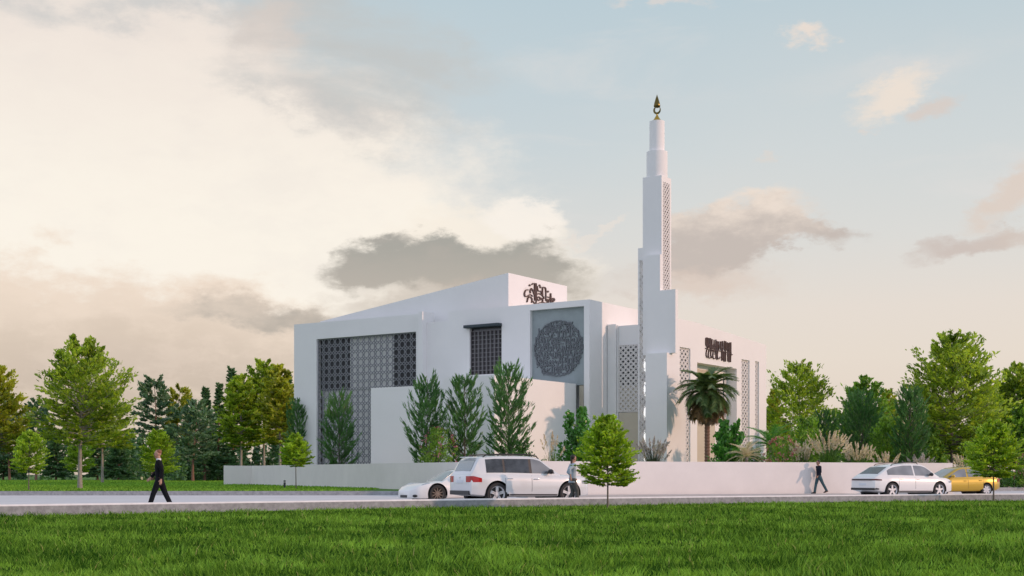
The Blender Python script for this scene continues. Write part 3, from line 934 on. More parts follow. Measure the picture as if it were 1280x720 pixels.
m = MB(); m.lathe([(0.33,25.421),(0.33,25.46),(0.2,25.62),(0.06,25.86),(0.05,25.95)], 24, (ccx,ccy,0)); mbuild(m, 'finial_base', M_GOLD, sm=40)
# crescent, facing the front
m = MB(); n = 28; outer = []; inner = []
for k in range(n+1):
    a = R(-215 + 250*k/n)
    outer.append((ccx+0.27*math.cos(a), 26.22+0.29*math.sin(a)))
    inner.append((ccx+0.03+0.20*math.cos(a)*1.0, 26.27+0.21*math.sin(a)))
vs = []; fs = []
for k in range(n+1):
    for q, dd in ((outer[k],-0.05),(inner[k],-0.05),(inner[k],0.05),(outer[k],0.05)): vs.append((q[0], ccy+dd, q[1]))
for k in range(n):
    for j in range(4): fs.append((4*k+j, 4*k+(j+1)%4, 4*k+4+(j+1)%4, 4*k+4+j))
fs += [(0,1,2,3),(4*n+3,4*n+2,4*n+1,4*n)]
m.add(vs, fs); mbuild(m, 'crescent', M_BRONZE)
m = MB(); m.lathe([(0.02,26.37),(0.20,26.42),(0.235,26.50),(0.19,26.72),(0.10,27.02),(0.03,27.22),(0.004,27.32)], 20, (ccx,ccy,0)); mbuild(m, 'teardrop', M_BRONZE, sm=60)
# ------------------------------------------------------------------ vegetation
M_BARK = simple('grey_bark', (0.16,0.135,0.11,1), 0.9, noise=(7,0.3,6), bump=(18,0.6))
M_BARKP = simple('pale_bark', (0.30,0.27,0.23,1), 0.9, noise=(7,0.3,6), bump=(18,0.6))
M_BARKR = simple('pine_bark', (0.20,0.11,0.075,1), 0.9, noise=(7,0.3,6), bump=(18,0.6))
F_MAPLE = foliage('leaf_bright', (0.065,0.145,0.012), (0.560,0.720,0.080), 0.52)
F_YOUNG = foliage('leaf_young', (0.080,0.190,0.010), (0.560,0.780,0.070), 0.52)
F_GOLD = foliage('leaf_gold', (0.100,0.150,0.012), (0.660,0.680,0.080), 0.52)
F_MID = foliage('leaf_mid', (0.050,0.140,0.018), (0.320,0.560,0.075), 0.48)
F_DARK = foliage('leaf_dark', (0.030,0.120,0.035), (0.150,0.340,0.100), 0.40)
F_PINE = foliage('needle_pine', (0.040,0.105,0.060), (0.200,0.340,0.180), 0.32)
F_CONE = foliage('needle_conifer', (0.030,0.090,0.040), (0.155,0.310,0.120), 0.32)
F_GLOSS = foliage('leaf_glossy', (0.030,0.130,0.025), (0.170,0.460,0.090), 0.42, 0.3)

def tree(name, label, loc, H, th, RW, prof, nb=60, sub=4, nl=26, leaf=0.16, asp=0.55, mat=None, bark=None, seed=1,
         e0=8, e1=60, flat=0.22, spread=0.20, tr=0.0, lift=0.25, group=None, cat='tree', upn=0.55, inner=0.3, tilt=0.0, wig=0.05, ar=1.0, stems=1, crownname='crown', varc=0.5):
    """trunk with limbs, crown of leaf sprays carried by the limbs and their side twigs"""
    rs = np.random.RandomState(seed)
    root = empty(name, loc, 0); tag(root, label, cat, group)
    tb = MB()
    pos = []; axi = []; nor = []; ll = []; vv = []
    tr = tr or H*0.016
    stems_l = []
    for s in range(stems):
        ang = 2*PI*s/max(1, stems)+rs.rand()
        lean = 0.0 if stems == 1 else 0.12*H
        pts = []; 
        ph1, ph2 = rs.rand()*6, rs.rand()*6
        for i in range(9):
            t = i/8
            pts.append(Vector((lean*t*math.cos(ang)+wig*H*0.25*math.sin(3*t+ph1)*t+tilt*H*t, lean*t*math.sin(ang)+wig*H*0.25*math.cos(2.6*t+ph2)*t, H*0.965*t)))
        rad = [tr*(1.25 if i == 0 else 1)*(1-0.9*(i/8)**1.0)+0.004 for i in range(9)]
        tb.tube(pts, rad, 9)
        stems_l.append(pts)
    def stem_at(pts, z):
        t = min(0.999, max(0, z/(H*0.965)))*8; i = int(t); return pts[i].lerp(pts[i+1], t-i)
    for i in range(nb):
        t = (i+rs.rand())/nb
        zt_ = th + (H-th)*t*0.985
        pts = stems_l[i % stems]
        az = i*2.399963+rs.uniform(-0.5, 0.5)
        r_ = max(0.02*H, RW*prof(t)*rs.uniform(0.62, 1.04))
        el = R(e0+(e1-e0)*t+rs.uniform(-8, 8))
        zs_ = min(max(zt_-r_*math.tan(el)*0.85, th*0.86 if stems == 1 else 0.05*H), 0.95*H)
        p0 = stem_at(pts, zs_); ctr = stem_at(pts, zt_)
        p2 = Vector((ctr.x+r_*math.cos(az), ctr.y+r_*math.sin(az), zt_))
        p1 = p0.lerp(p2, 0.55)+Vector((rs.uniform(-.06,.06)*r_, rs.uniform(-.06,.06)*r_, -lift*0.22*(p2-p0).length))
        n = 5
        bp = [p0*(1-q)**2+p1*2*q*(1-q)+p2*q*q for q in [k/n for k in range(n+1)]]
        hl = (p2-p0).length; ln = r_
        r0 = max(0.006, tr*0.34*(1-0.7*t)*min(1, ln/RW+0.2))
        tb.tube(bp, [r0*(1-0.85*k/n)+0.003 for k in range(n+1)], 5, cap=False)
        twigs = [(bp, hl, 1.0)]
        for k in range(sub):
            q = rs.uniform(0.30, 0.95)*n; j = min(n-1, int(q)); st = bp[j].lerp(bp[j+1], q-j)
            sg = 1 if k % 2 == 0 else -1
            dd = (bp[j+1]-bp[j]).normalized()
            dd = Matrix.Rotation(sg*R(rs.uniform(28, 62)), 3, 'Z') @ dd
            dd = (dd+Vector((0,0,rs.uniform(-.12,.22)))).normalized()
            l2 = max(hl*rs.uniform(0.28, 0.5), 0.16*RW)
            tp = [st, st+dd*l2*0.5+Vector((0,0,l2*0.03)), st+dd*l2]
            tb.tube(tp, [r0*0.4, r0*0.25, 0.003], 4, cap=False)
            twigs.append((tp, l2, 0.0))
        cv = rs.rand()
        for tp, l2, main in twigs:
            m_ = len(tp)-1
            lo = inner if main else 0.1
            u = lo+(1.06-lo)*rs.rand(nl)**0.8
            for x in u:
                q = min(x, 0.999)*m_; j = int(q); b = tp[j].lerp(tp[j+1], q-j); dd = (tp[j+1]-tp[j]).normalized()
                if x > 1: b = b+dd*l2*(x-1)
                s = spread*(l2*0.5+0.25*hl*0.4)
                pos.append((b.x+rs.normal()*s, b.y+rs.normal()*s, b.z+rs.normal()*s*flat))
                axi.append((dd.x+rs.normal()*.55*ar, dd.y+rs.normal()*.55*ar, dd.z+rs.normal()*.30*ar))
            for _ in range(nl):
                nor.append((rs.normal()*(1-upn)*1.2, rs.normal()*(1-upn)*1.2, upn+rs.normal()*(1-upn)*0.6)); 
            vv += list(varc*cv+(1-varc)*rs.rand(nl))
            ll += list(leaf*rs.uniform(0.65, 1.3, nl))
    ll = np.array(ll)
    tb.build('trunk', bark or M_BARK, root, sm=50, recalc=False)
    link_mesh(crownname, leaves(crownname, pos, axi, nor, ll, ll*asp, np.array(vv), mat or F_MAPLE), None, root)
    return root

def prof_of(*v):
    xs_ = [p[0] for p in v]; ys_ = [p[1] for p in v]
    return lambda t: float(np.interp(t, xs_, ys_))
round_top = prof_of((0,.62),(.12,.98),(.35,1),(.55,.9),(.75,.72),(.9,.5),(1,.2))
oval = prof_of((0,.55),(.1,.85),(.3,1),(.5,.92),(.75,.68),(.9,.42),(1,.12))
dome = prof_of((0,.86),(.12,1),(.3,.97),(.5,.88),(.75,.70),(.9,.48),(1,.2))
cone = prof_of((0,.95),(.2,.9),(.5,.6),(.8,.27),(1,.03))
column = prof_of((0,.5),(.08,.72),(.25,.9),(.5,1),(.75,.92),(.9,.72),(1,.42))
def clumpy(t): return float(np.interp(t,[0,.1,.3,.45,.6,.75,.9,1],[.6,.9,.7,1,.62,.85,.5,.3]))
def W(x, d): return (x-640)/FPX*d

GZ = 0.12
# two street trees standing in the front lawn
tree('young_tree', 'small round-headed young tree in the front lawn before the mosque forecourt wall', (W(759.5,40.8),40.8,-0.06), 2.86, 0.72, 0.90, dome, nb=120, sub=5, nl=20, leaf=0.112, asp=0.5, mat=F_YOUNG, seed=21, e0=-2, e1=62, flat=0.16, tr=0.026, inner=0.25, spread=0.2)
tree('young_tree', 'small round-headed young tree in the front lawn before the rear of the gold car', (W(1242,51.8),51.8,-0.06), 3.15, 0.95, 1.08, oval, nb=120, sub=5, nl=20, leaf=0.12, asp=0.5, mat=F_YOUNG, seed=22, e0=0, e1=60, flat=0.18, tr=0.03, inner=0.25)
# young trees on the far lawn, left
G1 = 'young trees on the lawn left of the mosque'
tree('young_tree', 'small conical young tree nearest the left edge of the picture, on the lawn', (W(36,71),71,GZ), 3.2, 0.95, 0.98, oval, nb=80, sub=5, nl=20, leaf=0.13, asp=0.5, mat=F_YOUNG, seed=23, e0=0, e1=60, flat=0.16, tr=0.03, group=G1)
tree('young_tree', 'small young tree half hidden behind the trunk of the tallest left tree', (W(99,118),118,GZ), 4.0, 1.1, 1.35, oval, nb=70, sub=5, nl=18, leaf=0.19, asp=0.5, mat=F_YOUNG, seed=24, e0=0, e1=60, flat=0.16, tr=0.04, group=G1)
tree('young_tree', 'conical young tree rising behind the man in the dark suit', (W(198,82),82,GZ), 3.66, 1.0, 1.12, dome, nb=90, sub=5, nl=20, leaf=0.14, asp=0.5, mat=F_YOUNG, seed=25, e0=-2, e1=60, flat=0.16, tr=0.035, group=G1)
tree('young_tree', 'small ball-headed young tree on a thin stem in front of the white wall', (W(370,79.5),79.5,GZ), 3.3, 1.35, 0.97, oval, nb=90, sub=5, nl=20, leaf=0.13, asp=0.5, mat=F_YOUNG, seed=26, e0=-4, e1=60, flat=0.16, tr=0.03, group=G1)
# tall leafy trees, left lawn
G2 = 'tall leafy trees on the left lawn'
tree('leafy_tree', 'tall layered leafy tree with a pale trunk, the nearest on the left lawn', (W(100,80),80,GZ), 9.1, 2.75, 2.75, round_top, nb=110, sub=6, nl=19, leaf=0.28, asp=0.45, mat=F_MAPLE, bark=M_BARKP, seed=31, e0=4, e1=58, flat=0.10, tr=0.13, group=G2, upn=0.6, spread=0.17, inner=0.45)
tree('leafy_tree', 'leafy tree standing just behind and right of the tallest tree on the left lawn', (W(128,140),140,GZ), 10.4, 3.6, 3.5, dome, nb=75, sub=6, nl=18, leaf=0.44, asp=0.45, mat=F_MAPLE, bark=M_BARKP, seed=32, e0=2, e1=55, flat=0.10, tr=0.14, group=G2, upn=0.6, spread=0.17)
tree('leafy_tree', 'large yellowish leafy tree cut off by the left edge of the picture', (W(-4,120),120,GZ), 10.6, 3.0, 3.1, round_top, nb=90, sub=6, nl=18, leaf=0.42, asp=0.45, mat=F_GOLD, bark=M_BARK, seed=33, e0=2, e1=55, flat=0.10, tr=0.14, group=G2, upn=0.6, spread=0.17)
# dark pines and conifers at the edge of the wood, left of the mosque
G3 = 'dark pines and conifers at the wood edge'
def pine(lbl, x, d, top, w, seed, bare=0.35, mat=None, nb=42):
    H = (593-top)/FPX*d+1-GZ
    tree('pine_tree', lbl, (W(x,d),d,GZ), H, H*bare, w/FPX*d*0.5, clumpy, nb=nb, sub=5, nl=32, leaf=0.50, asp=0.36, mat=mat or F_PINE, bark=M_BARKR, seed=seed, e0=0, e1=55, flat=0.5, spread=0.16, tr=0.17, inner=0.55, group=G3, upn=0.3, wig=0.18)
def conifer(lbl, x, d, top, w, seed, mat=None, base=0.06):
    H = (593-top)/FPX*d+1-GZ
    tree('conifer_tree', lbl, (W(x,d),d,GZ), H, H*base, w/FPX*d*0.5, cone, nb=110, sub=4, nl=15, leaf=0.55, asp=0.36, mat=mat or F_CONE, bark=M_BARKR, seed=seed, e0=-14, e1=40, flat=0.25, spread=0.18, tr=0.15, inner=0.15, group=G3, upn=0.4)
pine('tall open-crowned dark pine reaching above the others behind the walking man', 191, 185, 471, 66, 41, 0.42)
pine('bluish pine with a slanting bough right of the walking man', 241, 165, 500, 72, 42, 0.25)
pine('low dark pine at the left edge behind the large yellowish tree', 12, 200, 503, 60, 43, 0.25)
pine('ragged dark pine seen between the two leftmost leafy trees', 45, 190, 498, 44, 44, 0.35)
pine('dark pine with a rusty yellow top beside the open-crowned pine', 226, 190, 482, 50, 45, 0.4, F_GOLD)
conifer('dark conifer with a broad skirt left of the row of spires', 215, 195, 505, 48, 46)
conifer('first dark green spire right of the bluish pine', 256, 178, 484, 40, 47)
conifer('second dark green spire right of the bluish pine, slimmer', 273, 185, 478, 36, 48)
conifer('tallest dark spire beside the gold-leaved trees', 291, 180, 459, 46, 49)
conifer('dark conifer low between the tall leafy tree and the walking man', 70, 205, 540, 40, 50)
conifer('small dark conifer behind the trunk of the second leafy tree', 148, 200, 548, 46, 51)
conifer('dark conifer peeping over the young tree near the left edge', 4, 205, 545, 50, 52)
conifer('greyish conifer low beside the left trunk gap', 122, 205, 543, 38, 53)
conifer('dark spire tip close against the white corner of the mosque', 362, 175, 466, 40, 54)
# gold green trees against the mosque corner
G4 = 'gold green trees left of the mosque corner'
def goldtree(lbl, x, d, top, w, seed, mat, bare=0.32, bark=None):
    H = (593-top)/FPX*d+1-GZ
    tree('leafy_tree', lbl, (W(x,d),d,GZ), H, H*bare, w/FPX*d*0.5, round_top, nb=90, sub=6, nl=18, leaf=0.46, asp=0.5, mat=mat, bark=bark or M_BARKP, seed=seed, e0=0, e1=60, flat=0.14, tr=0.17, group=G4, upn=0.55, spread=0.2)
goldtree('green-gold tree with a pale bent trunk above the end of the white wall', 301, 150, 470, 56, 61, F_MAPLE)
goldtree('tallest gold green tree beside the white corner of the mosque', 330, 152, 451, 62, 62, F_MAPLE)
goldtree('golden tree touching the white corner of the mosque', 350, 145, 456, 50, 63, F_GOLD)
# wood behind
def wood(name, label, pts, seed, mat, hmin, hmax, n, leaf):
    rs = np.random.RandomState(seed)
    pos = []; vv = []
    for i in range(n):
        t = rs.rand()*(len(pts)-1); j = int(t); a = np.array(pts[j]); b = np.array(pts[j+1]); p = a+(b-a)*(t-j)
        h = hmin+(hmax-hmin)*rs.rand(); r = h*rs.uniform(0.22,0.36)
        c = np.array([p[0]+rs.normal()*2.5, p[1]+rs.normal()*5, 0])
        k = 420
        q = rs.rand(k); an = rs.rand(k)*2*PI; rr = r*np.sqrt(rs.rand(k))*np.clip((1-q)**0.7+0.05, 0, 1)
        lump = 1+0.35*np.sin(3*an+i)+0.25*np.sin(9*q+i)
        pos.append(np.stack([c[0]+rr*lump*np.cos(an), c[1]+rr*lump*np.sin(an), GZ+h*q], 1)); vv.append(rs.rand()*0.6+0.4*rs.rand(k))
    pos = np.concatenate(pos); vv = np.concatenate(vv); n2 = len(pos)
    o = link_mesh(name, leaves(name, pos, rs.normal(size=(n2,3)), rs.normal(size=(n2,3))+[0,0,0.6], leaf*rs.uniform(.6,1.3,n2), leaf*0.6*np.ones(n2), vv, mat))
    return tag(o, label, 'woodland', kind='stuff')
wood('woodland', 'dark wood closing off the lawn behind the trees on the left', [(-130,222),(-70,224),(-44,222),(-20,230)], 71, F_CONE, 5.5, 9.5, 60, 0.75)
wood('woodland', 'green wood beyond the garden behind the trees on the right', [(36,190),(70,185),(110,190),(160,200)], 72, F_MID, 7, 11, 60, 0.7)
wood('undergrowth', 'dark undergrowth beneath the conifers left of the mosque', [(-48,188),(-36,186),(-22,176)], 73, F_CONE, 2.5, 5.5, 40, 0.5)

# feathery columnar trees inside the wall
G5 = 'feathery columnar trees inside the white wall'
def feather(lbl, x, d, top, w, seed, mat=None, nb=130, grp=G5, nl=14, leaf=0.34):
    H = (593-top)/FPX*d+1-GZ
    tree('columnar_tree', lbl, (W(x,d),d,GZ), H, H*0.05, w/FPX*d*0.5, column, nb=nb, sub=3, nl=nl, leaf=leaf, ar=0.38, asp=0.15, mat=mat or F_DARK, bark=M_BARK, seed=seed, e0=34, e1=66, flat=0.6, spread=0.07, tr=0.06, inner=0.2, group=grp, upn=0.15, lift=0.5, wig=0.02)
feather('slim columnar tree at the white left corner of the mosque', 372, 107, 497, 34, 81)
feather('dense columnar tree before the big lattice screen', 424, 96, 489, 50, 82)
feather('feathery columnar tree, the left one of the three before the low white block', 534, 80, 469, 54, 83)
feather('feathery columnar tree, the middle one of the three before the low white block', 581, 79, 466, 52, 84)
feather('feathery columnar tree, the right and tallest of the three before the low white block', 636, 72, 451, 62, 85)
# garden on the right
G6 = 'leafy trees behind the wall right of the mosque'
def rtree(lbl, x, d, top, w, seed, mat, bare=0.2, prof=round_top, nb=105, nl=19, leaf=0.40, bark=None):
    H = (593-top)/FPX*d+1-GZ
    tree('leafy_tree', lbl, (W(x,d),d,GZ), H, H*bare, w/FPX*d*0.5, prof, nb=nb, sub=5, nl=nl, leaf=leaf, asp=0.45, mat=mat, bark=bark or M_BARK, seed=seed, e0=2, e1=60, flat=0.12, tr=0.13, group=G6, upn=0.55, spread=0.18)
rtree('broad leafy tree next to the right end of the mosque', 1000, 140, 455, 108, 91, F_MAPLE, 0.15)
rtree('tallest tree on the right, with a dark trunk behind the white wall', 1190, 92, 417, 128, 92, F_MAPLE, 0.22, nb=140, nl=20, leaf=0.33)
rtree('green tree with an upright ragged top left of the dark columnar tree', 1080, 120, 472, 80, 93, F_MID, 0.1, oval)
rtree('thin yellowish tree in the gap between the two dark columnar trees', 1110, 150, 486, 54, 94, F_GOLD, 0.15, oval, nb=75)
rtree('leafy tree cut off by the right edge, behind the young tree', 1272, 110, 455, 74, 95, F_MAPLE, 0.15, oval)
rtree('low spreading tree between the tallest right tree and the right edge', 1236, 125, 480, 70, 96, F_MAPLE, 0.15, dome)
rtree('golden tree peeping out right behind the end of the mosque', 966, 150, 487, 40, 97, F_GOLD, 0.1, oval, nb=75)
rtree('dark leafy tree at the foot of the tallest right tree', 1168, 105, 500, 60, 98, F_MID, 0.1, oval, nb=80)
rtree('dark shrubby tree at the far right edge beside the hedge', 1277, 98, 508, 52, 99, F_MID, 0.08, oval, nb=80)
G7 = 'dark columnar trees behind the wall on the right'
feather('dark dense columnar tree left of the tallest right tree', 1138, 88, 481, 46, 101, F_DARK, 190, G7, 20, 0.27)
feather('broad dark columnar tree before the ragged-topped tree', 1078, 95, 489, 60, 102, F_DARK, 190, G7, 20, 0.29)
feather('low dark columnar shrub before the broad leafy tree', 1030, 96, 512, 40, 103, F_DARK, 130, G7, 18, 0.29)

# shrubs
def shrub(name, lbl, x, d, top, w, seed, mat, nb=40, leaf=0.14, asp=0.6, prof=dome, blossoms=None, nbl=120, cat='shrub', grp=None, e0=20, e1=75, stems=1):
    H = (593-top)/FPX*d+1-GZ
    o = tree(name, lbl, (W(x,d),d,GZ), H, H*0.08, w/FPX*d*0.5, prof, nb=nb, sub=4, nl=15, leaf=leaf, asp=asp, mat=mat, seed=seed, e0=e0, e1=e1, flat=0.7, spread=0.2, tr=0.03, inner=0.3, group=grp, cat=cat, upn=0.3, stems=stems, crownname='foliage')
    for c in o.children:
        if c.name.startswith('trunk'): c.name = 'stem'
    if blossoms:
        rs = np.random.RandomState(seed+5); r = w/FPX*d*0.5
        th = rs.rand(nbl)*2*PI; ph = rs.rand(nbl)
        rr = r*np.sqrt(np.clip(1-ph**2.2, 0.02, 1))
        pos = np.stack([rr*np.cos(th), rr*np.sin(th), H*(0.25+0.75*ph)], 1)
        pos = np.repeat(pos, 6, 0)+rs.normal(size=(nbl*6,3))*0.06
        n = len(pos)
        link_mesh('blossoms', leaves('blossoms', pos, rs.normal(size=(n,3)), rs.normal(size=(n,3))+[0,-.5,.5], 0.10*rs.uniform(.7,1.3,n), 0.09*np.ones(n), rs.rand(n), blossoms), None, o)
    return o
F_PINK = foliage('petal_pink', (0.35,0.06,0.13), (0.62,0.28,0.36), 0.3)
F_RED = foliage('petal_red', (0.40,0.05,0.07), (0.60,0.25,0.28), 0.3)
shrub('flowering_shrub', 'pink flowering shrub between the left and middle feathery trees', 548, 77.5, 533, 52, 111, F_MID, blossoms=F_PINK, nbl=45, leaf=0.13, cat='shrub')
shrub('low_shrub', 'low dark shrub round the foot of the tallest feathery tree', 645, 72, 553, 66, 112, F_DARK, leaf=0.13)
shrub('broadleaf_shrub', 'tall glossy green shrub behind the woman in the pale shirt', 722, 68, 510, 58, 113, F_GLOSS, nb=85, leaf=0.19, asp=0.7, prof=cone, e0=45, e1=80, stems=3)
shrub('broadleaf_shrub', 'glossy green shrub at the foot of the palm', 911, 80, 525, 54, 114, F_GLOSS, nb=85, leaf=0.22, asp=0.7, prof=cone, e0=40, e1=80, stems=3)
shrub('flowering_shrub', 'shrub full of small red and pink blossoms beside the right end of the mosque', 978, 74, 545, 54, 115, F_MID, nb=46, leaf=0.10, blossoms=F_RED, nbl=90)
shrub('low_shrub', 'round dark low shrub between the palm garden and the blossoming shrub', 945, 82, 560, 34, 116, F_DARK, leaf=0.13)
shrub('flowering_shrub', 'magenta flowering shrub at the right edge above the hedge', 1280, 88, 566, 24, 117, F_MID, blossoms=F_PINK, nbl=50, leaf=0.13)
shrub('leafy_shrub', 'mid green shrub behind the plumed grass, left of the broad dark columnar tree', 1008, 88, 522, 54, 141, F_MID, nb=60, leaf=0.2)
shrub('leafy_shrub', 'mid green shrub between the two dark columnar trees on the right', 1108, 90, 522, 50, 142, F_MID, nb=60, leaf=0.2)
shrub('leafy_shrub', 'mid green shrub at the left of the dark trunk of the tallest right tree', 1162, 90, 528, 44, 143, F_MID, nb=60, leaf=0.2)
shrub('leafy_shrub', 'mid green shrub between the tallest right tree and the young street tree', 1216, 94, 526, 50, 144, F_MID, nb=60, leaf=0.2)
# hedge along the right
def hedge(label, pts, h, wd, seed, mat):
    rs = np.random.RandomState(seed); pos = []
    for i in range(len(pts)-1):
        a = np.array(pts[i]); b = np.array(pts[i+1]); l = np.linalg.norm(b-a); n = int(l*700)
        t = rs.rand(n)[:,None]; nn = np.array([-(b-a)[1], (b-a)[0]])/l
        c = a+(b-a)*t+nn*(rs.rand(n)[:,None]-0.5)*wd
        pos.append(np.concatenate([c, GZ+h*(rs.rand(n)[:,None]**0.7)*(0.9+0.1*np.sin(t*l*2))], 1))
    pos = np.concatenate(pos); n = len(pos)
    return tag(link_mesh('hedge', leaves('hedge', pos, rs.normal(size=(n,3)), rs.normal(size=(n,3)), 0.16*np.ones(n), 0.09*np.ones(n), rs.rand(n), mat)), label, 'hedge')
hedge('clipped dark green hedge behind the gold car at the right edge', [(28.5,85.3),(31.5,88.6),(46,99)], 1.15, 1.0, 121, F_DARK)

# ornamental grasses
def grass_tuft(name, lbl, x, d, top, w, seed, blade, plume, nbld=420, npl=40, grp=None, lean=0.5):
    H = (593-top)/FPX*d+1-GZ; r = w/FPX*d*0.5
    rs = np.random.RandomState(seed)
    root = empty(name, (W(x,d),d,GZ)); tag(root, lbl, 'ornamental grass', grp)
    V = []; Q = []; var = []
    for i in range(nbld):
        az = rs.rand()*2*PI; out = r*rs.rand()**0.6; h = H*rs.uniform(0.62,0.98)*(1-0.25*out/r)
        bx_, by_ = r*0.25*rs.normal()*0.6, r*0.25*rs.normal()*0.6
        s = np.array([-math.sin(az), math.cos(az), 0])*0.022
        o = len(V); c = rs.rand()
        for k in range(5):
            t = k/4; p = np.array([bx_+math.cos(az)*out*t**1.6, by_+math.sin(az)*out*t**1.6, h*(1-(1-t)**1.7) - h*0.18*t**4])
            wv = 1-0.9*t
            V += [p-s*wv, p+s*wv]; var += [c, c]
        Q += [(o+2*k, o+2*k+1, o+2*k+3, o+2*k+2) for k in range(4)]
    link_mesh('blades', np_mesh('blades', np.array(V), np.array(Q), np.array(var), blade), None, root)
    pos = []; ax = []; L = []; vv = []
    st = MB()
    for i in range(npl):
        az = rs.rand()*2*PI; out = r*(0.25+0.75*rs.rand()); h = H*rs.uniform(0.78,1.0)*(1-0.12*out/r)
        tip = np.array([math.cos(az)*out, math.sin(az)*out, h]); base = np.array([0.0,0,0.2]); mid = np.array([math.cos(az)*out*0.45, math.sin(az)*out*0.45, h*0.68])
        st.tube([base, mid, tip], [0.008,0.006,0.004], 3, cap=False)
        dd = tip-mid; dd /= np.linalg.norm(dd); ln = 0.30*H/2.2+0.22; c = rs.rand()
        for k in range(22):
            t = rs.rand(); pos.append(tip+dd*ln*(t-0.55)+rs.normal(size=3)*0.035*math.sin(PI*min(1,t+0.1))); ax.append(dd+rs.normal(size=3)*0.35); L.append(0.17); vv.append(0.6*c+0.4*rs.rand())
    st.build('stalks', blade, root, recalc=False)
    n = len(pos)
    link_mesh('plumes', leaves('plumes', pos, ax, rs.normal(size=(n,3)), np.array(L), 0.07*np.ones(n), np.array(vv), plume), None, root)
    return root
F_BLADE = foliage('grass_blade', (0.050,0.140,0.025), (0.200,0.360,0.080), 0.35)
F_BLUE = foliage('grass_bluish', (0.050,0.085,0.060), (0.130,0.170,0.120), 0.3)
F_PLUME = foliage('plume_buff', (0.50,0.42,0.37), (0.85,0.75,0.69), 0.4, 0.8, 0.2)
F_PURP = foliage('plume_mauve', (0.36,0.33,0.38), (0.62,0.57,0.63), 0.4, 0.8)
G8 = 'tufts of plumed ornamental grass behind the white wall'
grass_tuft('ornamental_grass', 'mauve plumed grass tuft at the foot of the minaret', 816, 70, 549, 44, 131, F_BLUE, F_PURP, 480, 45, G8)
grass_tuft('ornamental_grass', 'sparse buff grass plumes between the tallest feathery tree and the glossy shrub', 690, 67, 543, 34, 132, F_BLADE, F_PLUME, 96, 9, G8)
grass_tuft('ornamental_grass', 'tallest pale plumed grass clump behind the walking man in jeans', 1036, 73, 540, 52, 133, F_BLADE, F_PLUME, 512, 52, G8)
grass_tuft('ornamental_grass', 'pale pinkish grass plumes right beside the red blossoming shrub', 1003, 73.5, 553, 30, 134, F_BLADE, F_PLUME, 320, 30, G8)
grass_tuft('ornamental_grass', 'plumed grass clump over the roof of the white coupe-backed car', 1072, 75, 555, 44, 135, F_BLADE, F_PLUME, 416, 37, G8)
grass_tuft('ornamental_grass', 'low yellowish grass tuft right of the plumed clumps', 1108, 76, 566, 34, 136, F_BLADE, F_PLUME, 320, 18, G8)
grass_tuft('ornamental_grass', 'low grass tuft left of the dark trunk of the tallest right tree', 1150, 78, 568, 40, 137, F_BLADE, F_PURP, 352, 22, G8)
grass_tuft('ornamental_grass', 'low buff grass tuft right of the dark trunk of the tallest right tree', 1205, 84, 567, 36, 138, F_BLADE, F_PLUME, 352, 22, G8)

# date palm
def frond_mesh(name, Ln, droop, seed, mat, nl=60, wdt=0.085, ll=0.46):
    rs = np.random.RandomState(seed); V = []; Q = []; var = []
    pts = []; 
    for k in range(13):
        t = k/12; pts.append(np.array([Ln*math.sin(t*droop)/droop, 0, Ln*(math.cos(t*droop)-1)/droop*1.0]))
    def P(t):
        q = min(0.999, t)*12; j = int(q); return pts[j]+(pts[j+1]-pts[j])*(q-j)
    def D(t):
        d = P(min(1,t+0.03))-P(max(0,t-0.03)); return d/np.linalg.norm(d)
    def ribbon(ps, w0, side, c):
        o = len(V)
        for i, p in enumerate(ps):
            wv = w0*(1-0.85*i/(len(ps)-1)); V.extend([p-side*wv, p+side*wv]); var.extend([c,c])
        Q.extend([(o+2*k,o+2*k+1,o+2*k+3,o+2*k+2) for k in range(len(ps)-1)])
    ribbon([P(k/8) for k in range(9)], 0.028, np.array([0,1,0]), 0.35)
    ribbon([P(k/8) for k in range(9)], 0.028, np.array([0,0,1.0]), 0.35)
    for i in range(nl):
        t = 0.10+0.90*i/nl
        for sg in (-1,1):
            d = D(t); l = ll*(0.55+0.6*math.sin(PI*min(1,0.15+0.8*t)))*rs.uniform(0.85,1.1)
            up = np.cross(d, [0,1,0]); up = up if up[2] > 0 else -up
            dr = d*0.62+np.array([0,sg,0])*0.75+up*0.22+rs.normal(size=3)*0.05; dr /= np.linalg.norm(dr)
            p = P(t); m1 = p+dr*l*0.55; m2 = p+dr*l+np.array([0,0,-l*0.28])
            ribbon([p,m1,m2], wdt*0.5, d*0.8+up*0.3, rs.rand())
    return np_mesh(name, np.array(V), np.array(Q), np.array(var), mat)
F_PALM = foliage('palm_green', (0.055,0.120,0.038), (0.220,0.320,0.130), 0.38)
F_PALMB = foliage('palm_dry', (0.13,0.085,0.040), (0.36,0.24,0.12), 0.3)
pd = 88; palm = empty('palm_tree', (W(884,pd),pd,GZ)); tag(palm, 'date palm with drooping brown skirt in front of the mosque side wall', 'palm')
m = MB(); prof = []
HT = 6.35
for k in range(60):
    z = HT*k/59; r = 0.19+0.05*math.exp(-z*1.5)+(0.10*max(0, (z-HT+1.1))/1.1); prof.append((r*(1.0 if k % 2 else 0.84), z))
m.lathe(prof, 14); m.build('trunk', simple('palm_bark', (0.20,0.115,0.08,1), 0.95, noise=(14,0.45,6), bump=(25,1.0)), palm)
protos = [frond_mesh('frond', 2.15, 1.25+0.3*k, 200+k, F_PALM) for k in range(3)]
dry = [frond_mesh('dry_frond', 1.6, 0.7+0.2*k, 210+k, F_PALMB, 46) for k in range(2)]
rs = random.Random(4)
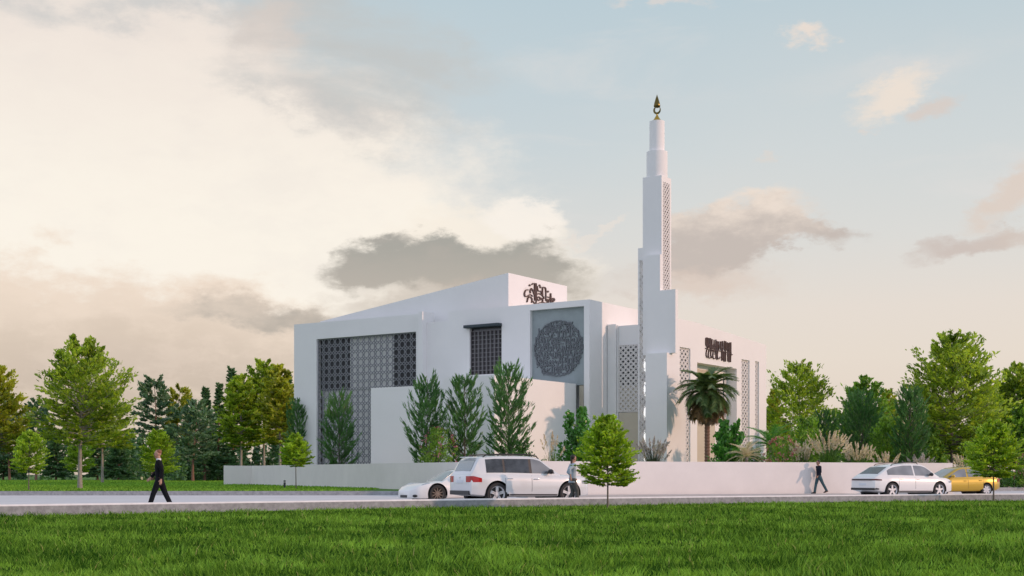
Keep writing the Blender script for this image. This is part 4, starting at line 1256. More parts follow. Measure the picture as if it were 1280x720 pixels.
for i in range(64):
    t = i/63; az = i*2.39996; el = R(82-92*t+rs.uniform(-7,7))
    o = link_mesh('frond', protos[i % 3], None, palm)
    o.location = (0.10*math.cos(az), 0.10*math.sin(az), HT-0.05+0.35*(1-t)); o.rotation_euler = Euler((rs.uniform(-.3,.3), -el, az), 'XYZ'); o.scale = (1,1,1) if t > .1 else (0.95,)*3
for i in range(46):
    az = i*2.39996+1; el = R(-22-48*rs.random())
    o = link_mesh('dry_frond', dry[i % 2], None, palm)
    o.location = (0.15*math.cos(az), 0.15*math.sin(az), HT-0.25-0.35*rs.random()); o.rotation_euler = Euler((rs.uniform(-.4,.4), -el, az), 'XYZ')
# low fan and cycad like plants right of the palm
def rosette(name, lbl, x, d, top, n, Ln, seed, mat, cat='plant'):
    root = empty(name, (W(x,d),d,GZ)); tag(root, lbl, cat); rr = random.Random(seed)
    zz = max(0.1, (593-top)/FPX*d+1-GZ-Ln*0.75)
    m = MB(); m.lathe([(0.14,0),(0.12,zz*0.5),(0.10,zz)], 10); m.build('stem', M_BARK, root)
    fm_ = [frond_mesh('frond', Ln, 1.0+0.2*k, seed+k, mat, 34, 0.03, 0.3*Ln/1.5) for k in range(2)]
    for i in range(n):
        o = link_mesh('frond', fm_[i % 2], None, root); az = i*2.39996
        o.location = (0,0,zz); o.rotation_euler = Euler((0, -R(78-70*i/n+rr.uniform(-6,6)), az), 'XYZ')
rosette('cycad', 'bright green feather-leaved plant beside the right end of the mosque', 963, 84, 527, 26, 2.0, 221, F_GLOSS)
rosette('fan_plant', 'low pale spiky plant between the glossy shrub and the dark round shrub', 933, 78, 551, 22, 1.3, 225, F_PLUME)
# ------------------------------------------------------------------ front lawn grass: uncountable blades, one object
rs = np.random.RandomState(77)
NB = 290000
Ym = 10.5
KYv = np.vectorize(KY)
def sample(n):
    y = Ym*(70.0/Ym)**rs.rand(n)                 # density falls with distance
    x = (rs.rand(n)*2-1)*(0.42*y+4.0)
    k = y < KYv(x)-0.06
    return x[k], y[k]
x, y = sample(NB)
n = len(x)
tuft = vnoise(x*2.2, y*2.2, 11)*0.6+vnoise(x*0.7, y*0.7, 12)*0.4
patch = vnoise(x*0.35, y*0.5, 13)
dark = vnoise(x*1.3+5, y*1.0+5, 14)
# blades grow in tufts that share a lean, a length and a tone
T1 = rs.rand(512, 512); T2 = rs.rand(512, 512); T3 = rs.rand(512, 512)
jx = x+0.12*(vnoise(x*5, y*5, 21)-0.5); jy = y+0.12*(vnoise(x*5, y*5, 22)-0.5)
ci = (np.floor(jx*4.2).astype(int) % 512, np.floor(jy*3.4).astype(int) % 512)
h = (0.036+0.095*tuft**1.3)*(0.55+0.95*T1[ci])*rs.uniform(0.6,1.3,n)
wd = (0.0062+0.00042*y)*rs.uniform(0.6,1.3,n)
az = T2[ci]*2*PI+rs.normal(size=n)*0.8; lean = rs.uniform(0.25,1.0,n)*h
wa = rs.rand(n)*2*PI
z0 = lawn_z(x, y)
bx0 = np.stack([x, y, z0-0.01], 1); s = np.stack([np.cos(wa), np.sin(wa), 0*wa], 1)*(wd*0.5)[:,None]
ld = np.stack([np.cos(az), np.sin(az), 0*az], 1)*lean[:,None]; up = np.array([0,0,1.0])*h[:,None]
mid = bx0+up*0.6+ld*0.35; tip = bx0+up+ld
V = np.stack([bx0-s, bx0+s, mid+s*0.7, mid-s*0.7, tip+s*0.12, tip-s*0.12], 1).reshape(-1,3)
b = np.arange(n)*6
Q = np.concatenate([np.stack([b,b+1,b+2,b+3],1), np.stack([b+3,b+2,b+4,b+5],1)])
var = -0.08+0.50*np.clip((dark-0.2)*1.5,0,1)*(0.25+0.75*T3[ci])+0.20*patch+0.52*rs.rand(n)**2
dryb = rs.rand(n) < 0.012
var = np.where(dryb, 1.0, np.clip(var, 0, 0.82))
F_TURF = foliage('turf_blade', (0.020,0.075,0.009), (0.340,0.620,0.095), 0.38, 0.8, 0.0)
rp = [q for q in F_TURF.node_tree.nodes if q.type == 'VALTORGB'][0].color_ramp
rp.elements[1].position = 0.84
e = rp.elements.new(1.0); e.color = (0.42,0.42,0.16,1)
g = link_mesh('lawn_grass', np_mesh('lawn_grass', V, Q, np.repeat(var, 6), F_TURF))
tag(g, 'dense green grass blades of the front lawn', 'grass', kind='stuff')
# coarser grass on the far lawn
n = 60000
y = 67+130*rs.rand(n)**1.6; x = -8-(0.42*y+6)*rs.rand(n)
ex = -22.3+(113-y)*0.4448
k = (x < np.where(y < 114, ex-0.4, -2)) & ((y > 69.4))
x, y = x[k], y[k]; n = len(x)
h = rs.uniform(0.05,0.12,n); wd = 0.05+0.0006*y; wa = rs.rand(n)*2*PI
bx0 = np.stack([x,y,np.full(n,GZ)],1); s = np.stack([np.cos(wa),np.sin(wa),0*wa],1)*(wd*0.5)[:,None]
tip = bx0+np.stack([rs.normal(size=n)*.04, rs.normal(size=n)*.04, h],1)
V = np.stack([bx0-s,bx0+s,tip+s*0.2,tip-s*0.2],1).reshape(-1,3); Q = np.arange(4*n).reshape(n,4)
tag(link_mesh('far_lawn_grass', np_mesh('far_lawn_grass', V, Q, np.repeat(rs.uniform(0.2,0.7,n),4), F_TURF)), 'short grass of the lawn left of the mosque', 'grass', kind='stuff')
# ------------------------------------------------------------------ cars
M_TYRE = simple('tyre_rubber', (0.018,0.018,0.019,1), 0.75)
M_RIM = simple('alloy_silver', (0.60,0.61,0.63,1), 0.3, 0.35)
M_RIMB = simple('alloy_bronze', (0.20,0.165,0.14,1), 0.35, 0.35)
M_BLACK = simple('black_trim', (0.016,0.016,0.018,1), 0.45)
M_WHITEP = simple('paint_white', (0.74,0.74,0.73,1), 0.28, coat=0.8)
M_SILVP = simple('paint_pearl', (0.66,0.68,0.69,1), 0.25, 0.12, coat=0.8)
M_GOLDP = simple('paint_gold', (0.52,0.34,0.03,1), 0.30, 0.45, coat=0.8)
M_CGLASS = simple('car_glass', (0.030,0.036,0.042,1), 0.05, 0.0, spec=0.6, coat=0.25, noise=(3.0,0.9,2))
M_CGLASSL = simple('car_glass_clear', (0.17,0.18,0.185,1), 0.04, 0.0, spec=0.9, coat=0.6, noise=(1.6,0.35,1))
M_RED = simple('tail_red', (0.42,0.015,0.02,1), 0.15, coat=1.0)
M_REDD = simple('tail_dark_red', (0.10,0.012,0.016,1), 0.15, coat=1.0)
M_HEAD = simple('headlight_glass', (0.42,0.46,0.50,1), 0.06, 0.2, spec=0.8, coat=1.0)
M_PLATE = simple('number_plate', (0.62,0.66,0.70,1), 0.45)
M_CHROME = simple('chrome', (0.7,0.7,0.72,1), 0.12, 1.0)
M_SEAT = simple('seat_dark', (0.03,0.03,0.035,1), 0.8)

def curve(c):
    xs_ = np.array([p[0] for p in c], float); ys_ = np.array([p[1] for p in c], float)
    def f(x):
        # local average softens the corners of the outline
        q = np.linspace(-0.07, 0.07, 7)
        return float(np.mean(np.interp(x+q, xs_, ys_)))
    return f

def make_car(name, label, loc, heading, p, scale=1.0):
    root = empty(name, loc, heading); root.scale = (scale,)*3
    tag(root, label, p.get('cat', 'car'))
    L, Wd = p['L'], p['W']
    deck, zb, wid, roof = curve(p['deck']), curve(p['bottom']), curve(p['half']), curve(p['roof'])
    rx0, rx1 = p['roof'][0][0], p['roof'][-1][0]; HR = max(q[1] for q in p['roof'])
    rw = p['roofw']
    SEC = [(0,0),(0.80,0),(0.94,0.05),(0.985,0.17),(1.0,0.42),(0.995,0.66),(0.975,0.85),(0.93,0.955),(0.82,1.0),(0.5,1.02),(0,1.03)]
    def section(x, ks=1.0, kz=1.0):
        w_, b, t = wid(x), zb(x), deck(x); mz = (b+t)/2
        pts = [(w_*u*ks, mz+(b+(t-b)*v-mz)*kz) for u, v in SEC]
        return pts
    n = 56
    st = [(-L/2+L*i/n, 1, 1) for i in range(n+1)]
    st = [(-L/2-0.035, 0.80, 0.80), (-L/2-0.028, 0.92, 0.90), (-L/2-0.012, 0.975, 0.965)] + st + [(L/2+0.012, 0.975, 0.965), (L/2+0.028, 0.92, 0.90), (L/2+0.035, 0.80, 0.80)]
    m = MB(); rings = []
    for x, ks, kz in st:
        h = section(min(L/2, max(-L/2, x)), ks, kz)
        ring = [(x, y, z) for y, z in h] + [(x, -y, z) for y, z in h[-2:0:-1]]
        rings.append(ring)
    k = len(rings[0])
    vs = [q for r in rings for q in r]; fs = []
    for i in range(len(rings)-1):
        for j in range(k):
            l = (j+1) % k; fs.append((i*k+j, i*k+l, (i+1)*k+l, (i+1)*k+j))
    fs.append(tuple(range(k-1,-1,-1))); fs.append(tuple(range((len(rings)-1)*k, len(rings)*k)))
    m.add(vs, fs)
    tmp = m.build('tmp_body', p['paint'])
    cut = MB()
    for ax in (p['xr'], p['xf']):
        cut.lathe([(p['wr']+0.065, -2),(p['wr']+0.065, 2)], 32, (ax, 0, p['wr']), 'y')
    ct = cut.build('tmp_cut', M_BLACK)
    bo_ = tmp.modifiers.new('b', 'BOOLEAN'); bo_.object = ct; bo_.operation = 'DIFFERENCE'; bo_.solver = 'EXACT'
    me = evaluated_mesh(tmp, 'body')
    bpy.data.objects.remove(tmp); bpy.data.objects.remove(ct)
    me.materials.clear(); me.materials.append(p['paint']); smooth(me, 38)
    body = link_mesh('body', me, None, root)
    def ysurf(x, z):
        h = section(x); 
        zs_ = [q[1] for q in h[1:9]]; ys_ = [q[0] for q in h[1:9]]
        return float(np.interp(z, zs_, ys_))
    # greenhouse
    def yg(x, z):
        d = deck(x); base = wid(x)*0.90; t = (z-d)/max(0.05, HR-d); return base+(rw-base)*min(1, max(-0.2, t))
    m = MB(); rings = []; ng = 40
    for i in range(ng+1):
        x = rx0+(rx1-rx0)*i/ng; d = deck(x)-0.03; r = max(roof(x), d+0.012)
        e = min(0.06, (r-d)*0.4)
        h = [(yg(x,d), d), (yg(x,r-e), r-e), (yg(x,r-e*0.35)-0.03, r-e*0.35), (yg(x,r)*0.80, r), (0, r+0.012)]
        rings.append([(x,y,z) for y,z in h]+[(x,-y,z) for y,z in h[-2::-1]])
    k = len(rings[0]); vs = [q for r in rings for q in r]; fs = []
    for i in range(ng):
        for j in range(k):
            l = (j+1) % k; fs.append((i*k+j, i*k+l, (i+1)*k+l, (i+1)*k+j))
    fs.append(tuple(range(k-1,-1,-1))); fs.append(tuple(range(ng*k, (ng+1)*k)))
    m.add(vs, fs); cab = m.build('cabin', p['paint'], body, 40)
    # glass
    for (x0, x1, mat) in p['side_glass']:
        for sg in (1, -1):
            P = []; N = []
            for i in range(13):
                x = x0+(x1-x0)*i/12; lo = deck(x)+0.035; hi = max(lo+0.012, min(roof(x)-0.085, HR-0.10))
                a = []; b = []
                for j in range(4):
                    z = lo+(hi-lo)*j/3; y = yg(x, z)+0.010
                    a.append((x, sg*y, z)); b.append(Vector((0, sg*1.0, 0.35)).normalized())
                P.append(a); N.append(b)
            m = MB(); m.slab(P, N, 0.018); m.build('side_window', mat, body, 30)
    for nm, x0, x1, mat in (('rear_window', *p['rear_glass']), ('windscreen', *p['front_glass'])):
        P = []; N = []
        for i in range(9):
            x = x0+(x1-x0)*i/8; a = []; b = []
            z = max(roof(x), deck(x)-0.03+0.012)
            t = Vector((0.08, 0, roof(x+0.04)-roof(x-0.04))).normalized(); nn = Vector((-t.z, 0, t.x))
            if nn.z < 0: nn = -nn
            for j in range(9):
                v = -1+2*j/8; y = v*(yg(x, z)*0.80+0.0)
                q = Vector((x, y, z+0.012*(1-abs(v))))+nn*0.012
                a.append(tuple(q)); b.append(nn)
            P.append(a); N.append(b)
        m = MB(); m.slab(P, N, 0.02); m.build(nm, mat, body, 30)
    # doors, handles
    for (x0, x1) in p['doors']:
        for sg in (1, -1):
            P = []; N = []
            for i in range(9):
                x = x0+(x1-x0)*i/8; a = []; b = []
                lo = zb(x)+0.10; hi = deck(x)-0.05
                for j in range(7):
                    z = lo+(hi-lo)*j/6; a.append((x, sg*(ysurf(x,z)+0.006), z)); b.append(Vector((0,sg,0)))
                P.append(a); N.append(b)
            m = MB(); m.slab(P, N, 0.02); d = m.build('door', p['paint'], root, 40)
            xh = x0+0.16 if p.get('handle_rear', True) else x1-0.16; zh = deck(xh)-0.16
            yh = ysurf(xh, zh)
            m = MB(); m.capsule([(xh-0.09, sg*(yh+0.028), zh), (xh+0.09, sg*(yh+0.028), zh)], [0.016,0.016], 6); m.build('handle', M_CHROME if p.get('chrome') else p['paint'], d, 60)
            m = MB()
            gx = x0
            for i in range(6):
                pass
            Pg = []; Ng = []
            for gx in (x0-0.012, x0-0.002):
                a = []; b = []
                for j in range(7):
                    lo = zb(x0)+0.10; hi = deck(x0)-0.05; z = lo+(hi-lo)*j/6; a.append((gx, sg*(ysurf(gx,z)+0.003), z)); b.append(Vector((0,sg,0)))
                Pg.append(a); Ng.append(b)
            m.slab(Pg, Ng, 0.004); m.build('seal', M_BLACK, d)
    # sills and lower cladding
    if p.get('cladding'):
        for sg in (1,-1):
            P = []; N = []
            x0, x1 = p['xr']+p['wr']+0.09, p['xf']-p['wr']-0.09
            for i in range(9):
                x = x0+(x1-x0)*i/8; a = []; b = []
                for j in range(3):
                    z = zb(x)+0.02+0.035*j; a.append((x, sg*(ysurf(x,z)+0.012), z)); b.append(Vector((0,sg,0)))
                P.append(a); N.append(b)
            m = MB(); m.slab(P, N, 0.03); m.build('sill', M_BLACK, root)
    # arch liners, wheels
    for ax in (p['xr'], p['xf']):
        for sg in (1,-1):
            yo = wid(ax)-0.03
            m = MB(); n_ = 24
            Po = []
            for i in range(n_+1):
                a = PI*i/n_*1.1-0.05*PI; c, s_ = math.cos(a), math.sin(a); r1 = p['wr']+0.062
                Po.append([(ax+c*r1, sg*(yo-0.42), p['wr']+s_*r1), (ax+c*r1, sg*(yo-0.004), p['wr']+s_*r1)])
            m.grid(Po)
            m.lathe([(0.001,0),(p['wr']+0.06,0)], 24, (ax, sg*(yo-0.43), p['wr']), 'y')
            m.build('wheel_arch', M_BLACK, root)
            yc = sg*(yo-0.095); r = p['wr']
            m = MB(); m.lathe([(0.05,-0.06*sg),(r*0.6,-0.06*sg),(r*0.6,0.02*sg),(0.05,0.02*sg)], 20, (ax,yc,r), 'y'); wh = m.build('wheel', M_BLACK, root, 40)
            m = MB(); m.lathe([(r*0.70,-0.11),(r*0.93,-0.115),(r*0.985,-0.09),(r,-0.04),(r,0.04),(r*0.985,0.09),(r*0.93,0.115),(r*0.70,0.11),(r*0.68,0.0),(r*0.70,-0.11)], 36, (ax,yc,r), 'y', False); m.build('tyre', M_TYRE, wh, 40)
            m = MB(); m.lathe([(r*0.62,0.06*sg),(r*0.705,0.115*sg),(r*0.72,0.10*sg),(r*0.66,0.05*sg),(r*0.62,0.06*sg)], 36, (ax,yc,r), 'y', False)
            ns = p.get('spokes', 5)
            for q in range(ns):
                for off in ((-0.10,0.10) if p.get('twin') else (0,)):
                    a = 2*PI*q/ns+off+0.3; c, s_ = math.cos(a), math.sin(a)
                    wv = p.get('spoke_w', 0.032 if p.get('twin') else 0.050)
                    pr = []
                    for rr, w2 in ((r*0.10, wv*1.1),(r*0.64, wv*0.8)):
                        pr.append(((ax+c*rr-s_*w2), (r+s_*rr+c*w2))); pr.append(((ax+c*rr+s_*w2), (r+s_*rr-c*w2)))
                    m.prism([pr[0],pr[1],pr[3],pr[2]], yc+0.03*sg, yc+0.085*sg, 'y')
            m.lathe([(0.001,0.09*sg),(r*0.15,0.088*sg),(r*0.17,0.03*sg)], 16, (ax,yc,r), 'y')
            m.build('rim', p.get('rim', M_RIM), wh, 40)
    # mirrors
    xm = p['mirror']; zm = deck(xm)+0.10
    for sg in (1,-1):
        y0_ = yg(xm, zm)
        m = MB(); m.sphere((xm, sg*(y0_+0.17), zm), 1, (0.085,0.125,0.085), 14, 8); m.tube([(xm, sg*(y0_-0.01), zm-0.05),(xm, sg*(y0_+0.12), zm-0.02)], 0.028, 8)
        m.build('wing_mirror', p.get('mirror_mat', M_BLACK), root, 60)
    # wrap-round lamps: plan outlines run from the end face round the corner
    def lamp(nm, end, y0r, z0, z1, ln, mat, lip=0.016, zs=0.0):
        for sg in (1,-1):
            pl_ = []
            xe = end*(L/2)
            for u in np.linspace(y0r, 0.90, 5): pl_.append((xe+end*(0.036+lip if u < .78 else 0.022+lip), wid(xe)*u, end, 0))
            pl_.append((xe+end*0.004, wid(xe)*0.965+lip*0.8, 0.7*end, 0.7))
            for q in np.linspace(0.06, ln, 5):
                x = xe-end*q; pl_.append((x, ysurf(x, (z0+z1)/2)+lip, 0, 1))
            P = []; N = []
            for i, (x, y, nx_, ny_) in enumerate(pl_):
                f = i/(len(pl_)-1); a = []; b = []
                for j in range(3):
                    z = z0+zs*f+(z1-z0)*j/2*(1-0.35*max(0,(f-0.6)/0.4)); a.append((x, sg*y, z)); b.append(Vector((nx_, sg*ny_, 0)).normalized())
                P.append(a); N.append(b)
            m = MB(); m.slab(P, N, 0.03); m.build(nm, mat, root, 50)
    for args in p.get('lamps', []): lamp(*args)
    for (nm, end, y0, y1, z0, z1, pr, mat) in p.get('end_parts', []):
        xe = end*(L/2+0.036)
        m = MB(); m.box(xe-end*0.06, xe+end*pr, y0, y1, z0, z1); o = m.build(nm, mat, root); bevel(o, min(0.02, (z1-z0)*0.2))
    if p.get('rails'):
        for sg in (1,-1):
            x0, x1 = p['rails']
            pts = [(x0, sg*rw*0.9, roof(x0)-0.01)]+[(x0+(x1-x0)*t, sg*rw*0.92, roof(x0+(x1-x0)*t)+0.055) for t in (0.05,0.25,0.5,0.75,0.95)]+[(x1, sg*rw*0.9, roof(x1)-0.01)]
            m = MB(); m.tube(pts, 0.022, 6); m.build('roof_rail', p.get('rail_mat', M_BLACK), root, 60)
    if p.get('extra'): p['extra'](root, body, p, deck, roof, yg, wid)
    return root

def heading_at(x): return math.atan(KD(x))

# boxy pearl white estate car, seen from behind
suv = dict(L=4.53, W=1.84, paint=M_SILVP, wr=0.385, xr=-1.36, xf=1.395, cat='car',
    deck=[(-2.27,1.00),(-2.1,1.055),(-1.0,1.06),(0.5,1.03),(0.95,1.02),(1.2,1.02),(1.9,0.97),(2.2,0.90),(2.27,0.80)],
    bottom=[(-2.27,0.36),(-1.8,0.30),(1.7,0.27),(2.27,0.32)],
    half=[(-2.27,0.80),(-2.1,0.875),(-1.7,0.915),(1.3,0.915),(1.8,0.88),(2.1,0.80),(2.27,0.66)],
    roof=[(-2.26,1.00),(-2.22,1.10),(-1.97,1.56),(-1.85,1.605),(-1.2,1.645),(-0.3,1.65),(0.1,1.63),(0.34,1.57),(1.05,1.03)], roofw=0.66,
    side_glass=[(-1.72,-1.10,M_CGLASS),(-1.02,-0.12,M_CGLASS),(-0.02,0.84,M_CGLASSL)], rear_glass=(-2.20,-2.0,simple('rear_glass_teal',(0.05,0.11,0.13,1),0.04,spec=1.0,coat=1.0)), front_glass=(0.42,0.98,M_CGLASS),
    doors=[(-1.05,-0.08),(-0.06,0.9)], mirror=0.62, spokes=5, twin=True, rails=(-1.75,0.35), cladding=True, chrome=True,
    lamps=[('tail_light',-1,0.60,0.78,0.98,0.34,M_RED),('headlight',1,0.55,0.72,0.88,0.35,M_HEAD)],
    end_parts=[('bumper',-1,-0.72,0.72,0.36,0.50,0.03,M_BLACK),('number_plate',-1,-0.26,0.26,0.74,0.86,0.012,M_PLATE),('badge',-1,-0.05,0.05,0.90,0.96,0.014,M_CHROME),('grille',1,-0.42,0.42,0.58,0.80,0.02,M_BLACK)])
def suv_extra(root, body, p, deck, roof, yg, wid):
    for sg in (1,-1):
        for x0, x1 in ((-1.10,-1.02),(-0.12,-0.02)):
            P = []; N = []
            for x in (x0, x1):
                a = []; b = []
                for j in range(4):
                    z = deck(x)+0.03+(min(roof(x)-0.08,1.55)-deck(x)-0.03)*j/3; a.append((x, sg*(yg(x,z)+0.006), z)); b.append(Vector((0,sg,0.3)).normalized())
                P.append(a); N.append(b)
            m = MB(); m.slab(P, N, 0.012); m.build('pillar', M_BLACK, body)
    m = MB(); m.box(-2.06,-1.93,-0.5,0.5,1.595,1.62); m.build('spoiler', p['paint'], body)
suv['extra'] = suv_extra
RZ = -0.08
def on_road(xpix, d): return (W(xpix, d), d, RZ)
hd = heading_at(0.5)-0.06
make_car('parked_car', 'boxy pearl white estate with red tail lights and roof rails, its rear to the camera', on_road(651, 46.8), hd, suv, 1.045)

# white coupe-backed tall car on the right, rear three quarter
q8 = dict(L=4.99, W=1.99, paint=M_WHITEP, wr=0.385, xr=-1.50, xf=1.495, cat='car',
    deck=[(-2.5,0.98),(-2.35,1.05),(-1.6,1.10),(0.4,1.06),(0.9,1.05),(1.3,1.05),(2.0,0.99),(2.35,0.90),(2.5,0.78)],
    bottom=[(-2.5,0.38),(-2.0,0.27),(1.9,0.25),(2.5,0.30)],
    half=[(-2.5,0.86),(-2.3,0.93),(-1.6,0.99),(1.4,0.99),(2.0,0.94),(2.35,0.84),(2.5,0.70)],
    roof=[(-2.42,1.03),(-2.30,1.10),(-1.55,1.52),(-1.25,1.60),(-0.6,1.68),(0.0,1.69),(0.5,1.655),(0.75,1.58),(1.5,1.06)], roofw=0.66,
    side_glass=[(-1.72,-0.10,M_CGLASSL),(0.0,1.15,M_CGLASSL)], rear_glass=(-2.16,-1.56,M_CGLASS), front_glass=(0.85,1.42,M_CGLASSL),
    doors=[(-1.10,-0.08),(-0.06,1.05)], mirror=0.90, spokes=5, twin=False, rails=(-1.3,0.4), cladding=True, rim=M_RIM,
    lamps=[('tail_light',-1,0.0,0.86,0.94,0.36,M_REDD),('bumper_vent',-1,0.62,0.42,0.50,0.20,M_BLACK),('headlight',1,0.50,0.74,0.86,0.35,M_HEAD)],
    end_parts=[('bumper',-1,-0.84,0.84,0.39,0.50,0.03,M_BLACK),('light_bar',-1,-0.70,0.70,0.875,0.925,0.058,M_BLACK),('number_plate',-1,-0.26,0.26,0.62,0.73,0.012,M_PLATE),('grille',1,-0.6,0.6,0.45,0.80,0.02,M_BLACK)])
make_car('parked_car', 'white coupe-backed tall car with a dark red light bar in front of the right wall', on_road(1128.5, 61.3), heading_at(17)+0.0, q8, 0.935)

# low white sports car, nose to the left
spc = dict(L=4.50, W=1.85, paint=M_WHITEP, wr=0.345, xr=-1.17, xf=1.28, cat='car',
    deck=[(-2.25,0.62),(-2.1,0.80),(-1.5,0.88),(-0.5,0.84),(0.6,0.81),(0.9,0.80),(1.3,0.79),(1.7,0.735),(2.0,0.645),(2.15,0.57),(2.25,0.47)],
    bottom=[(-2.25,0.30),(-1.9,0.18),(1.9,0.15),(2.25,0.17)],
    half=[(-2.25,0.74),(-1.9,0.90),(-1.1,0.925),(0.2,0.86),(1.2,0.915),(1.7,0.885),(2.05,0.78),(2.25,0.55)],
    roof=[(-2.0,0.82),(-1.5,0.98),(-0.8,1.22),(-0.35,1.295),(0.0,1.285),(0.3,1.22),(1.05,0.79)], roofw=0.56,
    side_glass=[(-0.95,0.62,M_CGLASS)], rear_glass=(-1.6,-0.8,M_CGLASS), front_glass=(0.36,0.98,M_CGLASSL),
    doors=[(-0.55,0.72)], mirror=0.55, spokes=10, twin=False, spoke_w=0.020, rim=M_RIMB, mirror_mat=M_WHITEP,
    lamps=[],
    end_parts=[('air_intake',1,-0.30,0.30,0.20,0.30,0.02,M_BLACK),('tail_light',-1,-0.6,0.6,0.62,0.68,0.02,M_RED)])
def sp_extra(root, body, p, deck, roof, yg, wid):
    for sg in (1,-1):
        m = MB(); m.sphere((0,0,0), 1, (0.26,0.125,0.10), 18, 10); m.xform(Matrix.Translation((1.74, sg*0.70, 0.635)) @ Matrix.Rotation(R(20), 4, 'Y') @ Matrix.Rotation(R(-12*sg), 4, 'Z'))
        m.build('headlight', M_HEAD, root, 60)
        m = MB(); m.sphere((2.09, sg*0.56, 0.27), 1, (0.12,0.20,0.075), 14, 8); m.build('air_intake', M_BLACK, root, 60)
spc['extra'] = sp_extra
make_car('sports_car', 'low white sports car half hidden behind the boxy estate, nose to the left', on_road(572, 51.2), heading_at(-2)+PI-0.06, spc, 1.0)

# gold family car facing left, behind the white one
gol = dict(L=4.35, W=1.78, paint=M_GOLDP, wr=0.315, xr=-1.28, xf=1.33, cat='car',
    deck=[(-2.17,0.88),(-2.05,0.95),(-1.0,0.96),(0.6,0.92),(0.95,0.92),(1.5,0.86),(1.95,0.76),(2.17,0.62)],
    bottom=[(-2.17,0.34),(-1.8,0.24),(1.8,0.20),(2.17,0.24)],
    half=[(-2.17,0.72),(-1.95,0.83),(-1.3,0.885),(1.2,0.885),(1.7,0.84),(2.0,0.74),(2.17,0.58)],
    roof=[(-2.14,0.92),(-2.05,1.02),(-1.80,1.36),(-1.6,1.42),(-0.6,1.475),(0.0,1.47),(0.3,1.42),(1.35,0.90)], roofw=0.60,
    side_glass=[(-1.78,-1.2,M_CGLASSL),(-1.1,-0.2,M_CGLASSL),(-0.1,1.05,M_CGLASSL)], rear_glass=(-2.05,-1.84,M_CGLASS), front_glass=(0.42,1.28,M_CGLASSL),
    doors=[(-1.05,-0.15),(-0.13,0.95)], mirror=0.82, spokes=7, twin=False, mirror_mat=M_GOLDP,
    lamps=[('tail_light',-1,0.62,0.72,0.90,0.22,M_RED),('headlight',1,0.5,0.58,0.72,0.42,M_HEAD)],
    end_parts=[('bumper',-1,-0.6,0.6,0.36,0.42,0.03,M_BLACK),('grille',1,-0.5,0.5,0.36,0.50,0.02,M_BLACK)])
make_car('parked_car', 'gold family car facing left, partly hidden by the white coupe-backed car', on_road(1194, 66.8), heading_at(23)+PI-0.08, gol, 0.98)
# ------------------------------------------------------------------ people
def remesh(mb, name, mat, parent, voxel, sm_it=2):
    o = mb.build('tmp', mat)
    r = o.modifiers.new('r', 'REMESH'); r.mode = 'VOXEL'; r.voxel_size = voxel
    s = o.modifiers.new('s', 'SMOOTH'); s.factor = 0.5; s.iterations = sm_it
    me = evaluated_mesh(o, name)
    bpy.data.objects.remove(o)
    me.materials.clear(); me.materials.append(mat)
    for p in me.polygons: p.use_smooth = True
    return link_mesh(name, me, None, parent)

def limb(a, b, l1, l2, bend):
    """joint between a and b with segment lengths l1, l2, pushed towards bend"""
    a, b = Vector(a), Vector(b); d = b-a; D = min(d.length, (l1+l2)*0.999); u = d.normalized()
    x = (D*D+l1*l1-l2*l2)/(2*D); h = math.sqrt(max(0, l1*l1-x*x))
    w = Vector(bend); w = (w-u*w.dot(u)).normalized()
    return a+u*x+w*h, a+u*D

def hand(mb, wrist, fore, palm_n, sc=1.0, curl=0.5):
    """palm, four bent fingers and a thumb leaving the side of the palm"""
    f = Vector(fore).normalized(); n = Vector(palm_n); n = (n-f*n.dot(f)).normalized(); s = f.cross(n)
    w = Vector(wrist)
    mb.capsule([w-f*0.01, w+f*0.035*sc, w+f*0.085*sc], [0.026*sc,0.036*sc,0.036*sc], 10, (1.0,0.45), s)
    for k, (off, ln) in enumerate(((-0.030,0.062),(-0.010,0.074),(0.011,0.070),(0.030,0.054))):
        b0 = w+f*0.088*sc+s*off*sc; d1 = (f+n*curl*0.4).normalized(); d2 = (f+n*curl*1.4).normalized()
        mb.capsule([b0-f*0.02, b0, b0+d1*ln*0.5*sc, b0+(d1*0.5+d2*0.5)*ln*sc], [0.0095*sc]*3+[0.0075*sc], 7)
    t0 = w+f*0.030*sc-s*0.026*sc; td = (f*0.6-s*0.75+n*0.35).normalized(); t2 = (f*0.9-s*0.2+n*0.45).normalized()
    mb.capsule([t0, t0+td*0.035*sc, t0+td*0.035*sc+t2*0.032*sc], [0.013*sc,0.011*sc,0.009*sc], 7)

